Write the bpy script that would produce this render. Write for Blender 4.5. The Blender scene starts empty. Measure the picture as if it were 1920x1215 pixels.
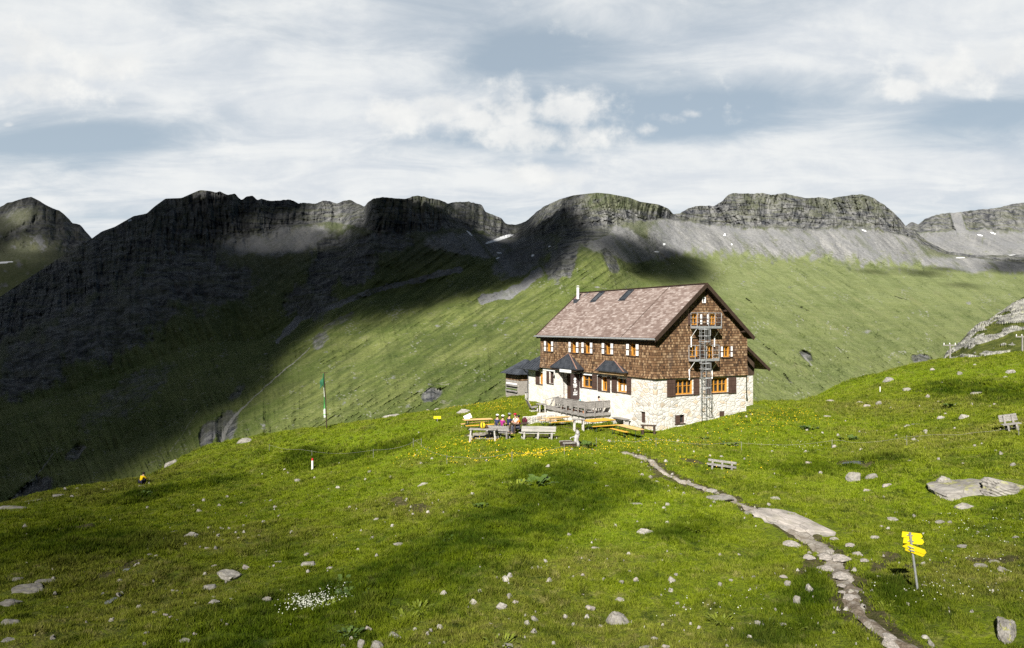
import bpy, bmesh, math, random
import numpy as np
from mathutils import Vector, Matrix
from mathutils.geometry import tessellate_polygon
random.seed(7); RNG = np.random.default_rng(11)
R = math.radians
SC = bpy.context.scene; COL = SC.collection

# ------------------------------------------------------------------ camera
F, V0 = 1350.0, 610.1                       # focal length and horizon row, for a 1920 x 1215 frame
cam_d = bpy.data.cameras.new('camera'); cam = bpy.data.objects.new('camera', cam_d); COL.objects.link(cam)
cam_d.sensor_width = 36.0; cam_d.lens = 36.0*F/1920.0
cam_d.clip_start = 0.5; cam_d.clip_end = 30000
cam.rotation_euler = (R(90)+math.atan((V0-607.5)/F), 0, 0)
SC.camera = cam
SC.render.resolution_x, SC.render.resolution_y = 1024, 648

# ------------------------------------------------------------------ node helpers
class NT:
    """small wrapper that makes and wires shader nodes"""
    def __init__(s, tree): s.t = tree
    def n(s, typ, ins=None, **props):
        nd = s.t.nodes.new(typ)
        for k, v in props.items(): setattr(nd, k, v)
        for k, v in (ins or {}).items():
            sock = nd.inputs[k]
            if isinstance(v, bpy.types.NodeSocket): s.t.links.new(v, sock)
            elif isinstance(v, bpy.types.Node): s.t.links.new(v.outputs[0], sock)
            else:
                if sock.type == 'RGBA' and len(v) == 3: v = (*v, 1)
                sock.default_value = v
        return nd
    def math(s, op, a, b=0.0, c=None, clamp=False):
        ins = {0: a, 1: b}
        if c is not None: ins[2] = c
        return s.n('ShaderNodeMath', ins, operation=op, use_clamp=clamp).outputs[0]
    def mix(s, fac, a, b, blend='MIX'):
        nd = s.n('ShaderNodeMix', None, data_type='RGBA', blend_type=blend)
        for k, v in ((0, fac), (6, a), (7, b)):
            sock = nd.inputs[k]
            if isinstance(v, bpy.types.NodeSocket): s.t.links.new(v, sock)
            else: sock.default_value = (*v, 1) if (k and len(v) == 3) else v
        return nd.outputs[2]
    def noise(s, vec, scale, detail=4, rough=.55, dist=0.0):
        ins = {'Scale': scale, 'Detail': detail, 'Roughness': rough, 'Distortion': dist}
        if vec is not None: ins['Vector'] = vec
        return s.n('ShaderNodeTexNoise', ins).outputs['Fac']
    def ramp(s, fac, lo, hi, a=0.0, b=1.0, smooth=True):
        return s.n('ShaderNodeMapRange', {'Value': fac, 'From Min': lo, 'From Max': hi, 'To Min': a, 'To Max': b},
                   interpolation_type='SMOOTHSTEP' if smooth else 'LINEAR').outputs[0]
    def attr(s, name): return s.n('ShaderNodeAttribute', None, attribute_name=name)
    def sep(s, v): return s.n('ShaderNodeSeparateXYZ', {0: v}).outputs
    def comb(s, x, y, z): return s.n('ShaderNodeCombineXYZ', {0: x, 1: y, 2: z}).outputs[0]
    def mapping(s, v, scale=(1, 1, 1), rot=(0, 0, 0), loc=(0, 0, 0)):
        return s.n('ShaderNodeMapping', {'Vector': v, 'Scale': scale, 'Rotation': rot, 'Location': loc}).outputs[0]
    def bump(s, h, strength, dist): return s.n('ShaderNodeBump', {'Height': h, 'Strength': strength, 'Distance': dist}).outputs[0]

# ------------------------------------------------------------------ sky, sun, exposure
SUN_EL, SUN_AZ = R(38), R(18)               # light travels forward and a little to the right
SDIR = Vector((math.sin(SUN_AZ)*math.cos(SUN_EL), math.cos(SUN_AZ)*math.cos(SUN_EL), -math.sin(SUN_EL)))
world = bpy.data.worlds.new('World'); SC.world = world; world.use_nodes = True
def build_world():
    t = NT(world.node_tree); world.node_tree.nodes.clear()
    sky = t.n('ShaderNodeTexSky', None, sky_type='NISHITA', sun_disc=False, sun_elevation=SUN_EL, sun_rotation=R(198), altitude=2300.0,
              air_density=1.0, dust_density=0.1, ozone_density=1.0)
    d = t.n('ShaderNodeTexCoord').outputs['Generated']
    x, y, z = t.sep(d)[0:3]
    yc = t.math('MAXIMUM', y, 0.05)
    u = t.math('DIVIDE', x, yc); v = t.math('DIVIDE', z, yc)      # place in the sky ahead
    zz = t.math('ADD', t.math('MAXIMUM', z, 0.0), 0.16)
    P = t.comb(t.math('DIVIDE', x, zz), t.math('DIVIDE', y, zz), 0.0)   # the cloud layer seen from below
    n1 = t.noise(t.mapping(P, (0.55, 1.0, 1), loc=(3.1, 1.7, 0)), 1.5, 9, .56, .35)
    n2 = t.noise(t.mapping(P, (1.0, 1.7, 1), rot=(0, 0, R(12)), loc=(8.3, 2.2, 0)), 2.6, 9, .60, .5)
    uv = t.comb(u, v, 0.0)
    def blob(cx, cy, rx, ry, soft=1.0, rot=0.0):
        q = t.mapping(t.n('ShaderNodeVectorMath', {0: uv, 1: (cx, cy, 0)}, operation='SUBTRACT').outputs[0], (1, 1, 1), rot=(0, 0, rot))
        a, b_, _ = t.sep(q)[0:3]
        r2 = t.math('ADD', t.math('POWER', t.math('ABSOLUTE', t.math('DIVIDE', a, rx)), 2.0), t.math('POWER', t.math('ABSOLUTE', t.math('DIVIDE', b_, ry)), 2.0))
        return t.math('EXPONENT', t.math('MULTIPLY', r2, -soft))
    def U(px): return (px-960)/F
    def V(py): return (V0-py)/F
    # thin layer: where it is dense and where the blue shows through
    dens = t.math('ADD', t.math('MULTIPLY', n1, 0.75), t.math('MULTIPLY', n2, 0.55))
    for (px, py, rx, ry, w, rot) in ((1130, 215, 300, 85, -.36, R(-10)), (1330, 205, 330, 60, -.30, R(-6)), (170, 262, 190, 60, -.33, 0), (1010, 75, 130, 45, -.20, 0), (1830, 225, 170, 45, -.34, R(-8)), (40, 300, 160, 60, -.18, 0),
                                 (1040, 130, 170, 60, -.2, 0), (930, 130, 80, 40, -.1, 0),
                                 (110, 110, 230, 100, .28, R(-18)), (560, 110, 380, 130, .16, 0), (1500, 90, 350, 75, .22, R(-12)), (1850, 60, 200, 90, .16, 0), (1450, 300, 430, 50, .28, R(2)),
                                 (600, 320, 420, 40, .12, 0), (960, 345, 1400, 46, .26, 0), (650, 250, 260, 60, .14, 0)):
        dens = t.math('ADD', dens, t.math('MULTIPLY', blob(U(px), V(py), rx/F, ry/F, 1.0, rot), w))
    veil = t.ramp(dens, .36, .86)
    # heaped clouds
    wob = t.noise(t.mapping(uv, (1, 1.25, 1)), 11.0, 7, .58)
    wob2 = t.noise(t.mapping(uv, loc=(5, 5, 0)), 26.0, 5, .6)
    cum = None
    for (px, py, rx, ry) in ((955, 200, 75, 50), (1062, 208, 90, 50), (830, 200, 80, 36), (740, 215, 70, 34), (1010, 255, 170, 36), (905, 225, 70, 30), (1255, 222, 50, 17), (1220, 243, 32, 18), (1290, 214, 26, 11),
                             (1700, 165, 62, 22), (1790, 135, 110, 38), (1880, 110, 90, 40), (60, 160, 120, 40), (190, 120, 90, 40), (40, 90, 100, 60), (1015, 330, 90, 26), (15, 234, 16, 7), (45, 212, 26, 7)):
        bq = blob(U(px), V(py), rx/F, ry/F, .9)
        if rx < 60: bq = t.math('MULTIPLY', bq, .78)
        cum = bq if cum is None else t.math('MAXIMUM', cum, bq)
    cum = t.math('ADD', cum, t.math('ADD', t.math('MULTIPLY', t.math('SUBTRACT', wob, .5), 2.3), t.math('MULTIPLY', t.math('SUBTRACT', wob2, .5), 1.1)))
    cumf = t.ramp(cum, .24, 1.0)
    front = t.ramp(y, 0.05, 0.35)
    cumf = t.math('MULTIPLY', cumf, front)
    shade = t.ramp(t.math('ADD', n2, t.math('MULTIPLY', t.math('SUBTRACT', wob2, .5), .3)), .3, .7)
    # colours (radiance): the sky itself is the Nishita sky, the clouds are lit white water drops
    bg_sky = t.n('ShaderNodeMix', None, data_type='RGBA')
    grey = t.mix(shade, (0.72, 0.76, 0.805), (0.90, 0.915, 0.91))
    skyc = t.n('ShaderNodeVectorMath', {0: sky.outputs[0], 1: (.105, .095, .078)}, operation='MULTIPLY').outputs[0]
    haze_up = t.ramp(z, 0.0, 0.42, 0.80, 0.66)
    base = t.mix(haze_up, skyc, (0.50, 0.595, 0.685))                     # thin high haze over the blue
    base = t.mix(t.math('MULTIPLY', t.ramp(y, -.25, .35), 1.0), skyc, base)
    lay = t.math('MULTIPLY', veil, t.ramp(y, -.1, .3, .35, .93))
    c1 = t.mix(lay, base, grey)
    c2 = t.mix(t.math('MULTIPLY', cumf, .92), c1, t.mix(t.ramp(wob, .3, .75), (0.78, 0.80, 0.81), (0.97, 0.97, 0.94)))
    below = t.ramp(z, -.12, -.01)
    dim = t.math('MULTIPLY', t.ramp(y, -.05, .50, .11, 1.0), t.ramp(z, .46, .74, 1.0, .24))   # added dimming of the unseen sky, to keep the shaded slopes dark
    c2 = t.n('ShaderNodeVectorMath', {0: c2, 1: t.comb(t.math('POWER', dim, 1.25), dim, t.math('POWER', dim, .78))}, operation='MULTIPLY').outputs[0]
    c3 = t.mix(below, (.03, .035, .03), c2)
    world.node_tree.nodes.remove(bg_sky)
    bg = t.n('ShaderNodeBackground', {'Color': c3, 'Strength': .50})
    out = t.n('ShaderNodeOutputWorld', {'Surface': bg.outputs[0]})
build_world()
sun_d = bpy.data.lights.new('sun', 'SUN'); sun = bpy.data.objects.new('sun', sun_d); COL.objects.link(sun)
sun_d.energy = 5.0; sun_d.angle = R(.5); sun_d.color = (1.0, .965, .90)
sun.rotation_euler = SDIR.to_track_quat('-Z', 'Y').to_euler(); sun.location = (-200, -600, 500)
SC.view_settings.view_transform = 'Standard'; SC.view_settings.look = 'None'; SC.view_settings.gamma = 1.0
SC.view_settings.exposure = 1.0
SC.cycles.use_denoising = False
SC.cycles.max_bounces = 6; SC.cycles.diffuse_bounces = 2; SC.cycles.glossy_bounces = 2
SC.cycles.volume_bounces = 0; SC.cycles.transparent_max_bounces = 16

# ------------------------------------------------------------------ numeric noise
def _hash(ix, iy, iz):
    h = (ix.astype(np.int64)*374761393 + iy.astype(np.int64)*668265263 + iz.astype(np.int64)*2147483647) & 0xffffffff
    h = ((h ^ (h >> 13))*1274126177) & 0xffffffff
    return h ^ (h >> 16)
def pnoise(x, y, z=None):
    """gradient noise, about -1..1"""
    x = np.asarray(x, float); y = np.asarray(y, float); z = np.zeros_like(x) if z is None else np.asarray(z, float)
    fx, fy, fz = np.floor(x), np.floor(y), np.floor(z); dx, dy, dz = x-fx, y-fy, z-fz
    ux, uy, uz = [d*d*d*(d*(d*6-15)+10) for d in (dx, dy, dz)]
    def g(i, j, k):
        h = _hash(fx+i, fy+j, fz+k)
        a = (h & 1023)/1023*2*math.pi; c = ((h >> 10) & 1023)/1023*2-1; s = np.sqrt(1-c*c)
        return np.cos(a)*s*(dx-i)+np.sin(a)*s*(dy-j)+c*(dz-k)
    def L(a, b, u_): return a+(b-a)*u_
    r = L(L(L(g(0,0,0), g(1,0,0), ux), L(g(0,1,0), g(1,1,0), ux), uy), L(L(g(0,0,1), g(1,0,1), ux), L(g(0,1,1), g(1,1,1), ux), uy), uz)
    return r*1.5
def fbm(x, y, z=None, o=5, gain=.5, ridged=False):
    s, a, tot = 0.0, 1.0, 0.0
    z = np.zeros_like(x) if z is None else z
    for i in range(o):
        v = pnoise(x*2**i+i*17.3, y*2**i-i*9.1, z*2**i+i*5.7)
        s = s + a*((1-2*np.abs(v)) if ridged else v); tot += a; a *= gain
    return s/tot
def sstep(x, a, b):
    t_ = np.clip((x-a)/(b-a), 0, 1); return t_*t_*(3-2*t_)

# ------------------------------------------------------------------ object helpers
def tag(o, label=None, cat=None, group=None, kind=None):
    for k, v in (('label', label), ('category', cat), ('group', group), ('kind', kind)):
        if v: o[k] = v
    return o
def mesh_obj(name, verts, faces, mats=None, parent=None, smooth=False, midx=None):
    me = bpy.data.meshes.new(name)
    me.from_pydata([tuple(v) for v in verts], [], [tuple(f) for f in faces])
    for m in (mats if isinstance(mats, (list, tuple)) else [mats] if mats else []): me.materials.append(m)
    if midx is not None: me.polygons.foreach_set('material_index', np.array(midx, np.int32))
    if smooth: me.polygons.foreach_set('use_smooth', np.ones(len(me.polygons), bool))
    me.update()
    o = bpy.data.objects.new(name, me); COL.objects.link(o)
    if parent: o.parent = parent
    return o
def np_mesh(name, V, Q, mats, smooth=True, attrs=None):
    """a big mesh from numpy arrays: V (n,3), Q (m,k)"""
    me = bpy.data.meshes.new(name); k = Q.shape[1]
    me.vertices.add(len(V)); me.vertices.foreach_set('co', V.astype(np.float32).ravel())
    me.loops.add(Q.size); me.loops.foreach_set('vertex_index', Q.astype(np.int32).ravel())
    me.polygons.add(len(Q)); me.polygons.foreach_set('loop_start', np.arange(0, Q.size, k, dtype=np.int32))
    me.polygons.foreach_set('loop_total', np.full(len(Q), k, np.int32))
    me.polygons.foreach_set('use_smooth', np.full(len(Q), smooth, bool))
    for nm, a in (attrs or {}).items():
        at = me.attributes.new(nm, 'FLOAT', 'POINT'); at.data.foreach_set('value', a.astype(np.float32).ravel())
    for m in (mats if isinstance(mats, (list, tuple)) else [mats]): me.materials.append(m)
    me.update(calc_edges=True); me.validate()
    o = bpy.data.objects.new(name, me); COL.objects.link(o)
    return o
def grid_quads(nr, nc):
    i = np.arange(nr*nc).reshape(nr, nc)
    return np.stack([i[:-1, :-1], i[:-1, 1:], i[1:, 1:], i[1:, :-1]], -1).reshape(-1, 4)
def empty(name, loc=(0, 0, 0), rz=0.0, parent=None):
    o = bpy.data.objects.new(name, None); o.empty_display_size = .3; COL.objects.link(o)
    o.location = loc; o.rotation_euler = (0, 0, rz)
    if parent: o.parent = parent
    return o
def new_mat(name):
    m = bpy.data.materials.new(name); m.use_nodes = True; m.node_tree.nodes.clear()
    return m, NT(m.node_tree)
def finish(t, color, rough=.8, normal=None, spec=.3, metal=0.0, **kw):
    ins = {'Base Color': color, 'Roughness': rough, 'Specular IOR Level': spec, 'Metallic': metal}
    if normal is not None: ins['Normal'] = normal
    ins.update(kw)
    b = t.n('ShaderNodeBsdfPrincipled', ins)
    return t.n('ShaderNodeOutputMaterial', {'Surface': b.outputs[0]})
def pos(t): return t.n('ShaderNodeNewGeometry').outputs['Position']
def objco(t): return t.n('ShaderNodeTexCoord').outputs['Object']

# ------------------------------------------------------------------ the near hill
# heights known along the hill: (column, row, distance) of what stands there
CTRL = [(960,1215,17.5),(960,1000,28),(960,900,38),(1060,850,46),(950,820,51),(1000,765,66),(1000,749,85),(960,748,84),(1015,757,70.3),(1060,787,62),
 (586,880,58),(700,850,55),(800,820,55),(612,803,75),(480,832,78),(330,873,75),(265,905,68),(100,933,62),(0,950,58),(880,765,78),(780,780,78),
 (0,1050,33),(200,1000,38),(400,960,42),(600,950,38),(420,1075,27),(200,1150,22),(0,1215,17.8),(400,1215,17.5),(700,1215,17.4),
 (1300,1215,17.2),(1600,1215,17.1),(1920,1215,17),(1722,1103,21.9),(1500,1000,29),(1300,900,39.5),(1230,808,55),(1395,770,59.4),(1350,865,43),
 (1430,755,68),(1540,743,80),(1700,691,86),(1920,665,86),(1840,915,33.5),(1895,805,42),(1750,770,55),(1650,720,72),(1900,722,62),(1500,850,46.5),(1600,790,56),(1780,676,86),(1850,673,80)]
CX = [((px-960)/F*Y, Y, (V0-py)/F*Y) for px, py, Y in CTRL]
CX += [(-30,0,-7.5),(30,0,-7.2),(0,-25,-7.5),(-40,-25,-9),(45,-25,-6),(0,8,-7.6),(-20,30,-9.6)]
# behind the crest the hill drops into the valley
for px, py, Y in ((0,950,58),(100,933,62),(265,905,68),(330,873,75),(480,832,78),(612,803,75),(780,780,78),(880,765,78),(1000,749,85),(1430,755,68),(1540,743,80),(1700,691,86),(1920,665,86)):
    x0 = (px-960)/F*Y; z0 = (V0-py)/F*Y
    dz = 11 if px < 1100 else 9
    CX += [(x0*1.22-2, Y+16, z0-dz-(V0-py)/F*-16*1.0), (x0*1.55-4, Y+40, z0-38)]
CX = np.array(CX)
def _tps(r2): return np.where(r2 > 0, .5*r2*np.log(np.maximum(r2, 1e-12)), 0)
_c = CX[:, :2]/50.0
_K = _tps(((_c[:, None]-_c[None])**2).sum(-1)) + np.eye(len(_c))*2e-4
_P = np.c_[np.ones(len(_c)), _c]
_W = np.linalg.solve(np.block([[_K, _P], [_P.T, np.zeros((3, 3))]]), np.r_[CX[:, 2], 0, 0, 0])
def hill_base(x, y):
    x = np.asarray(x, float); y = np.asarray(y, float); sh = x.shape
    q = np.stack([x.ravel(), y.ravel()], -1)/50.0
    out = np.empty(len(q))
    for s_ in range(0, len(q), 20000):
        qq = q[s_:s_+20000]
        out[s_:s_+20000] = _tps(((qq[:, None]-_c[None])**2).sum(-1))@_W[:-3] + _W[-3] + qq@_W[-2:]
    return out.reshape(sh)
# the house stands in the frame: origin at its near corner
HX, HY, HZ, HTH = 10.935, 55.0, -8.02, .4852
HB = np.array([math.cos(HTH), math.sin(HTH)]); HA = np.array([-math.sin(HTH), math.cos(HTH)])
def to_house(x, y):
    dx, dy = x-HX, y-HY
    return dx*HB[0]+dy*HB[1], dx*HA[0]+dy*HA[1]
def from_house(X, Y): return HX+X*HB[0]+Y*HA[0], HY+X*HB[1]+Y*HA[1]
def hill(x, y):
    x = np.asarray(x, float); y = np.asarray(y, float)
    z = hill_base(x, y)
    X, Y = to_house(x, y)
    near_house = np.exp(-((np.clip(np.maximum(-X-6, X-15), 0, None)/4)**2 + (np.clip(np.maximum(-Y-5, Y-24), 0, None)/4)**2))
    amp = 1-.85*near_house
    z = z + amp*(.42*pnoise(x/9+3, y/9) + .20*pnoise(x/3.6, y/3.6+7)) + (1-.6*near_house)*(.20*pnoise(x/1.6, y/1.6) + .09*pnoise(x/.65+9, y/.65))
    return z
def hit(px, py, n=900, y0=8.0, y1=105.0):
    """where the line of sight through a point of the frame meets the hill"""
    Y = np.linspace(y0, y1, n); x = (px-960)/F*Y; zr = (V0-py)/F*Y
    d = zr-hill(x, Y); k = np.argmax(d < 0)
    if d[k] >= 0: k = int(np.argmin(d))
    if k > 0:
        t_ = d[k-1]/(d[k-1]-d[k]+1e-9); Yh = Y[k-1]+(Y[k]-Y[k-1])*min(max(t_, 0), 1)
    else: Yh = Y[k]
    xh = (px-960)/F*Yh
    return Vector((xh, Yh, float(hill(np.array([xh]), np.array([Yh]))[0])))
def hz(x, y): return float(hill(np.array([float(x)]), np.array([float(y)]))[0])

# ------------------------------------------------------------------ materials of the land
def mat_meadow(name, blade=False):
    m, t = new_mat(name)
    P = pos(t); p2 = t.mapping(P, (1, 1, .35))
    big = t.noise(p2, .11, 4, .55); mid = t.noise(p2, .55, 5, .6); fine = t.noise(p2, 3.2, 4, .6)
    lush_shade = t.attr('lush_shade').outputs['Fac']; dry = t.attr('dry').outputs['Fac']; bare = t.attr('bare').outputs['Fac']; bright = t.attr('bright').outputs['Fac']
    mot = t.noise(p2, 1.25, 5, .65); mot2 = t.noise(t.mapping(p2, loc=(7, 3, 0)), 2.1, 5, .7)
    c = t.mix(t.ramp(mid, .34, .66), (.074, .118, .004), (.182, .234, .006))
    c = t.mix(t.ramp(big, .38, .68, 0, .6), c, (.172, .214, .009))
    c = t.mix(t.math('MULTIPLY', bright, t.ramp(fine, .2, .8, .35, .9)), c, (.172, .250, .005))
    c = t.mix(t.math('MULTIPLY', dry, t.ramp(fine, .35, .65, .25, .8)), c, (.172, .158, .040))
    straw = t.ramp(mot2, .54, .66, 0, .85)
    c = t.mix(t.math('MULTIPLY', straw, t.math('ADD', t.math('MULTIPLY', dry, .6), .5), clamp=True), c, (.285, .255, .095))
    c = t.mix(t.ramp(mot, .32, .45, .85, 0), c, (.030, .050, .004))
    c = t.mix(t.math('MULTIPLY', lush_shade, t.ramp(mid, .25, .7, .92, .45)), c, (.020, .045, .002))
    if blade:
        tint = t.attr('tint').outputs['Fac']
        c = t.mix(t.math('MULTIPLY', t.ramp(tint, .35, 1, 0, .62, False), t.math('SUBTRACT', 1.0, t.math('MULTIPLY', lush_shade, .75))), c, (.29, .31, .050))
        c = t.mix(t.ramp(tint, .0, .35, .7, 0, False), c, (.018, .040, .003))
        b = t.n('ShaderNodeBsdfPrincipled', {'Base Color': c, 'Roughness': .7, 'Specular IOR Level': .04})
        tr = t.n('ShaderNodeBsdfTranslucent', {'Color': c})
        ms = t.n('ShaderNodeMixShader', {0: .25, 1: b.outputs[0], 2: tr.outputs[0]})
        t.n('ShaderNodeOutputMaterial', {'Surface': ms.outputs[0]})
    else:
        soil = t.mix(t.ramp(fine, .3, .7), (.040, .028, .016), (.12, .092, .06))
        c = t.mix(t.math('MULTIPLY', t.ramp(t.math('ADD', bare, t.math('MULTIPLY', t.math('SUBTRACT', fine, .5), .7)), .35, .65), .9), c, soil)
        h = t.math('ADD', t.noise(P, 9, 4, .7), t.math('MULTIPLY', fine, 1.2))
        c = t.mix(t.ramp(t.noise(P, 10, 4, .65), .30, .62, .8, .15), c, (.038, .048, .010))
        finish(t, c, .9, t.bump(h, .9, .10), .1)
    return m
def mat_rock(name, light=1.0, lichen=.3, scale=1.0, warm=0.0):
    m, t = new_mat(name); P = objco(t)
    P = t.mapping(P, loc=(3, 1, 2))
    a = t.noise(P, 1.6*scale, 6, .65); b = t.noise(P, 6*scale, 5, .7); cr = t.n('ShaderNodeTexVoronoi', {'Vector': P, 'Scale': 1.8*scale}, feature='DISTANCE_TO_EDGE').outputs['Distance']
    l = light
    c = t.mix(t.ramp(a, .3, .72), (.20*l, .185*l, .165*l), (.46*l+warm*.03, .43*l, .385*l))
    c = t.mix(t.ramp(b, .55, .75, 0, .55), c, (.60*l, .575*l, .52*l))
    c = t.mix(t.ramp(b, .25, .42, .6, 0), c, (.105*l, .095*l, .085*l))
    c = t.mix(t.math('MULTIPLY', t.ramp(t.noise(P, 2.4*scale, 4, .7), .53, .64), lichen), c, (.33, .33, .07))
    c = t.mix(t.ramp(cr, 0, .03, .5, 0), c, (.07, .06, .05))
    finish(t, c, .88, t.bump(t.math('ADD', t.math('MULTIPLY', b, .7), a), .55, .06/scale), .2)
    return m
def mat_mountain(name, hazeblue=0.0):
    m, t = new_mat(name); P = pos(t)
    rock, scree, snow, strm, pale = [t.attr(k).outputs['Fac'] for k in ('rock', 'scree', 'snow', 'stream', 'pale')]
    tone, rill, shrub, speck, high = [t.attr(k).outputs['Fac'] for k in ('tone', 'rill', 'shrub', 'speck', 'high')]
    n1 = t.noise(P, .006, 6, .6); n2 = t.noise(P, .028, 6, .65); n3 = t.noise(P, .11, 5, .7)
    vert = t.noise(t.mapping(P, (1, 1, .16)), .03, 6, .68)
    hor = t.noise(t.mapping(P, (.25, .25, 2.2)), .035, 5, .65)
    streak = t.noise(t.mapping(P, (1, .16, .3), rot=(0, 0, R(-24))), .022, 6, .66)
    g = t.mix(t.ramp(n1, .32, .66), (.072, .100, .022), (.140, .162, .048))
    g = t.mix(t.ramp(n2, .4, .75, 0, .6), g, (.130, .142, .056))
    g = t.mix(t.ramp(streak, .55, .75, 0, .3), g, (.040, .060, .016))
    g = t.mix(t.ramp(n3, .3, .48, .55, 0), g, (.048, .064, .020))
    g = t.mix(t.ramp(t.noise(P, .05, 5, .75), .60, .70, 0, .8), g, (.23, .22, .18))
    g = t.mix(t.math('MULTIPLY', pale, t.ramp(n2, .25, .7, .45, .9)), g, (.186, .212, .096))  # paler grass in place of haze over the far slopes
    r = t.mix(t.ramp(vert, .34, .66), (.030, .033, .041), (.190, .189, .184))
    r = t.mix(t.ramp(hor, .42, .66, 0, .6), r, (.105, .110, .060))
    r = t.mix(t.ramp(n3, .28, .45, .6, 0), r, (.035, .037, .042))
    s_ = t.mix(t.ramp(t.math('ADD', t.math('MULTIPLY', streak, .5), t.math('MULTIPLY', n3, .5)), .36, .62), (.12, .121, .122), (.235, .233, .226))
    s_ = t.mix(t.ramp(n2, .56, .72, 0, .6), s_, (.125, .135, .065))
    g = t.mix(t.math('MULTIPLY', high, .85), g, t.mix(t.ramp(n3, .3, .7), (.072, .076, .056), (.138, .137, .112)))
    g = t.mix(t.ramp(tone, -.1, -.75, 0, .62), g, (.028, .044, .010))
    g = t.mix(t.ramp(tone, .12, .8, 0, .6), g, (.215, .212, .100))
    g = t.mix(t.math('MULTIPLY', rill, .55), g, (.034, .052, .014))
    g = t.mix(t.math('MULTIPLY', shrub, .8), g, (.018, .034, .010))
    g = t.mix(t.math('MULTIPLY', speck, .7), g, (.30, .295, .27))
    r = t.mix(t.ramp(tone, .0, -.7, 0, .7), r, (.020, .021, .026))
    r = t.mix(t.ramp(tone, .1, .7, 0, .55), r, (.262, .260, .250))
    s_ = t.mix(t.ramp(tone, -.1, -.6, 0, .8), s_, (.095, .105, .062)); s_ = t.mix(t.ramp(tone, .15, .7, 0, .6), s_, (.30, .292, .275)); s_ = t.mix(t.ramp(n1, .42, .62, 0, .5), s_, (.165, .168, .175))
    n4 = t.noise(P, .34, 4, .7)
    g = t.mix(t.ramp(n4, .52, .72, 0, .5), g, (.180, .190, .085)); g = t.mix(t.ramp(n4, .46, .28, 0, .6), g, (.022, .038, .009))
    jit = t.math('ADD', t.math('MULTIPLY', t.math('SUBTRACT', n3, .5), .9), t.math('MULTIPLY', t.math('SUBTRACT', streak, .5), .7))
    c = t.mix(t.ramp(t.math('ADD', scree, jit), .2, .8), g, s_)
    c = t.mix(t.ramp(t.math('ADD', rock, t.math('ADD', jit, t.math('MULTIPLY', t.math('SUBTRACT', vert, .5), .6))), .25, .75), c, r)
    c = t.mix(t.math('MULTIPLY', t.ramp(t.math('ADD', strm, t.math('MULTIPLY', jit, 1.6)), .35, .95), .8), c, (.25, .245, .23))
    c = t.mix(t.ramp(snow, .4, .6), c, (.88, .89, .90))
    h = t.math('ADD', t.math('MULTIPLY', n2, 1.0), t.math('MULTIPLY', n3, .55))
    finish(t, c, .95, t.bump(h, .8, 7.0), .05)
    return m

# ------------------------------------------------------------------ mountains across the valley
MAT_MOUNT = mat_mountain('mountain_ground')
def curve(nodes, k=1):
    """piecewise curve through (column, row[, distance]) nodes"""
    n = np.array(nodes, float)
    return lambda px: np.interp(px, n[:, 0], n[:, k])
def smooth1(a, w):
    if w < 2: return a
    k = np.hanning(w+2)[1:-1]; k /= k.sum()
    return np.convolve(np.pad(a, w, mode='edge'), k, mode='same')[w:-w]
def range_sheet(name, px0, px1, ncol, lines, rows, fn, rough=1.0, seed=0.0, label=None):
    """a stretch of mountainside as a height field: `lines` are crest, breaks of slope and foot, each with its rows and its distances"""
    px = np.linspace(px0, px1, ncol)
    py = []; dd = []
    for li, nodes in enumerate(lines):
        w = 3 if li == 0 else 41
        py.append(smooth1(curve(nodes, 1)(px), w)); dd.append(smooth1(curve(nodes, 2)(px), 9 if li < 2 else 41))
    PY = []; DD = []; BAND = []
    for b in range(len(lines)-1):
        tt = np.linspace(0, 1, rows[b]+1)[(1 if b else 0):]
        for t_ in tt:
            PY.append(py[b]*(1-t_)+py[b+1]*t_); DD.append(1/((1-t_)/dd[b]+t_/dd[b+1])); BAND.append(b+t_)
    PY = np.array(PY); DD = np.array(DD); BAND = np.array(BAND)
    # soften the breaks of slope
    for _ in range(10):
        DD[1:-1] = .25*DD[:-2]+.5*DD[1:-1]+.25*DD[2:]
    PX = np.broadcast_to(px, PY.shape).copy()
    X = (PX-960)/F*DD; Z = (V0-PY)/F*DD; Y = DD
    disp, dpy, at = fn(PX, PY, BAND[:, None]+0*PX, X, Y, Z, seed)
    fade = np.clip((BAND[:, None])/.12, 0, 1)
    Dn = DD + disp
    PYn = PY + dpy
    X = (PX-960)/F*Dn; Z = (V0-PYn)/F*Dn; Y = Dn
    # far side of the crest
    back = []
    for q, (dy, dz) in enumerate(((60, -14), (220, -90), (600, -330))):
        back.append(np.stack([X[0]*(1+dy/Y[0]), Y[0]+dy, Z[0]+dz], -1))
    V = np.concatenate([np.array(back[::-1]), np.stack([X, Y, Z], -1)], 0)
    nr, nc = V.shape[:2]
    A = {}
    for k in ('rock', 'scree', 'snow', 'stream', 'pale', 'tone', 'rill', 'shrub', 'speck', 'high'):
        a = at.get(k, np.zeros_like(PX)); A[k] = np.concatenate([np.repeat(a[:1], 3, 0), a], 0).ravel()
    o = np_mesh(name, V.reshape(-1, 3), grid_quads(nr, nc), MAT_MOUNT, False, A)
    tag(o, kind='structure')
    return dict(PX=PX, PY=PYn, X=X, Y=Y, Z=Z, obj=o)
def ell(PX, PY, cx, cy, rx, ry, rot=0.0):
    c_, s_ = math.cos(rot), math.sin(rot); a = (PX-cx)*c_+(PY-cy)*s_; b = -(PX-cx)*s_+(PY-cy)*c_
    return np.sqrt((a/rx)**2+(b/ry)**2)
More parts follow.
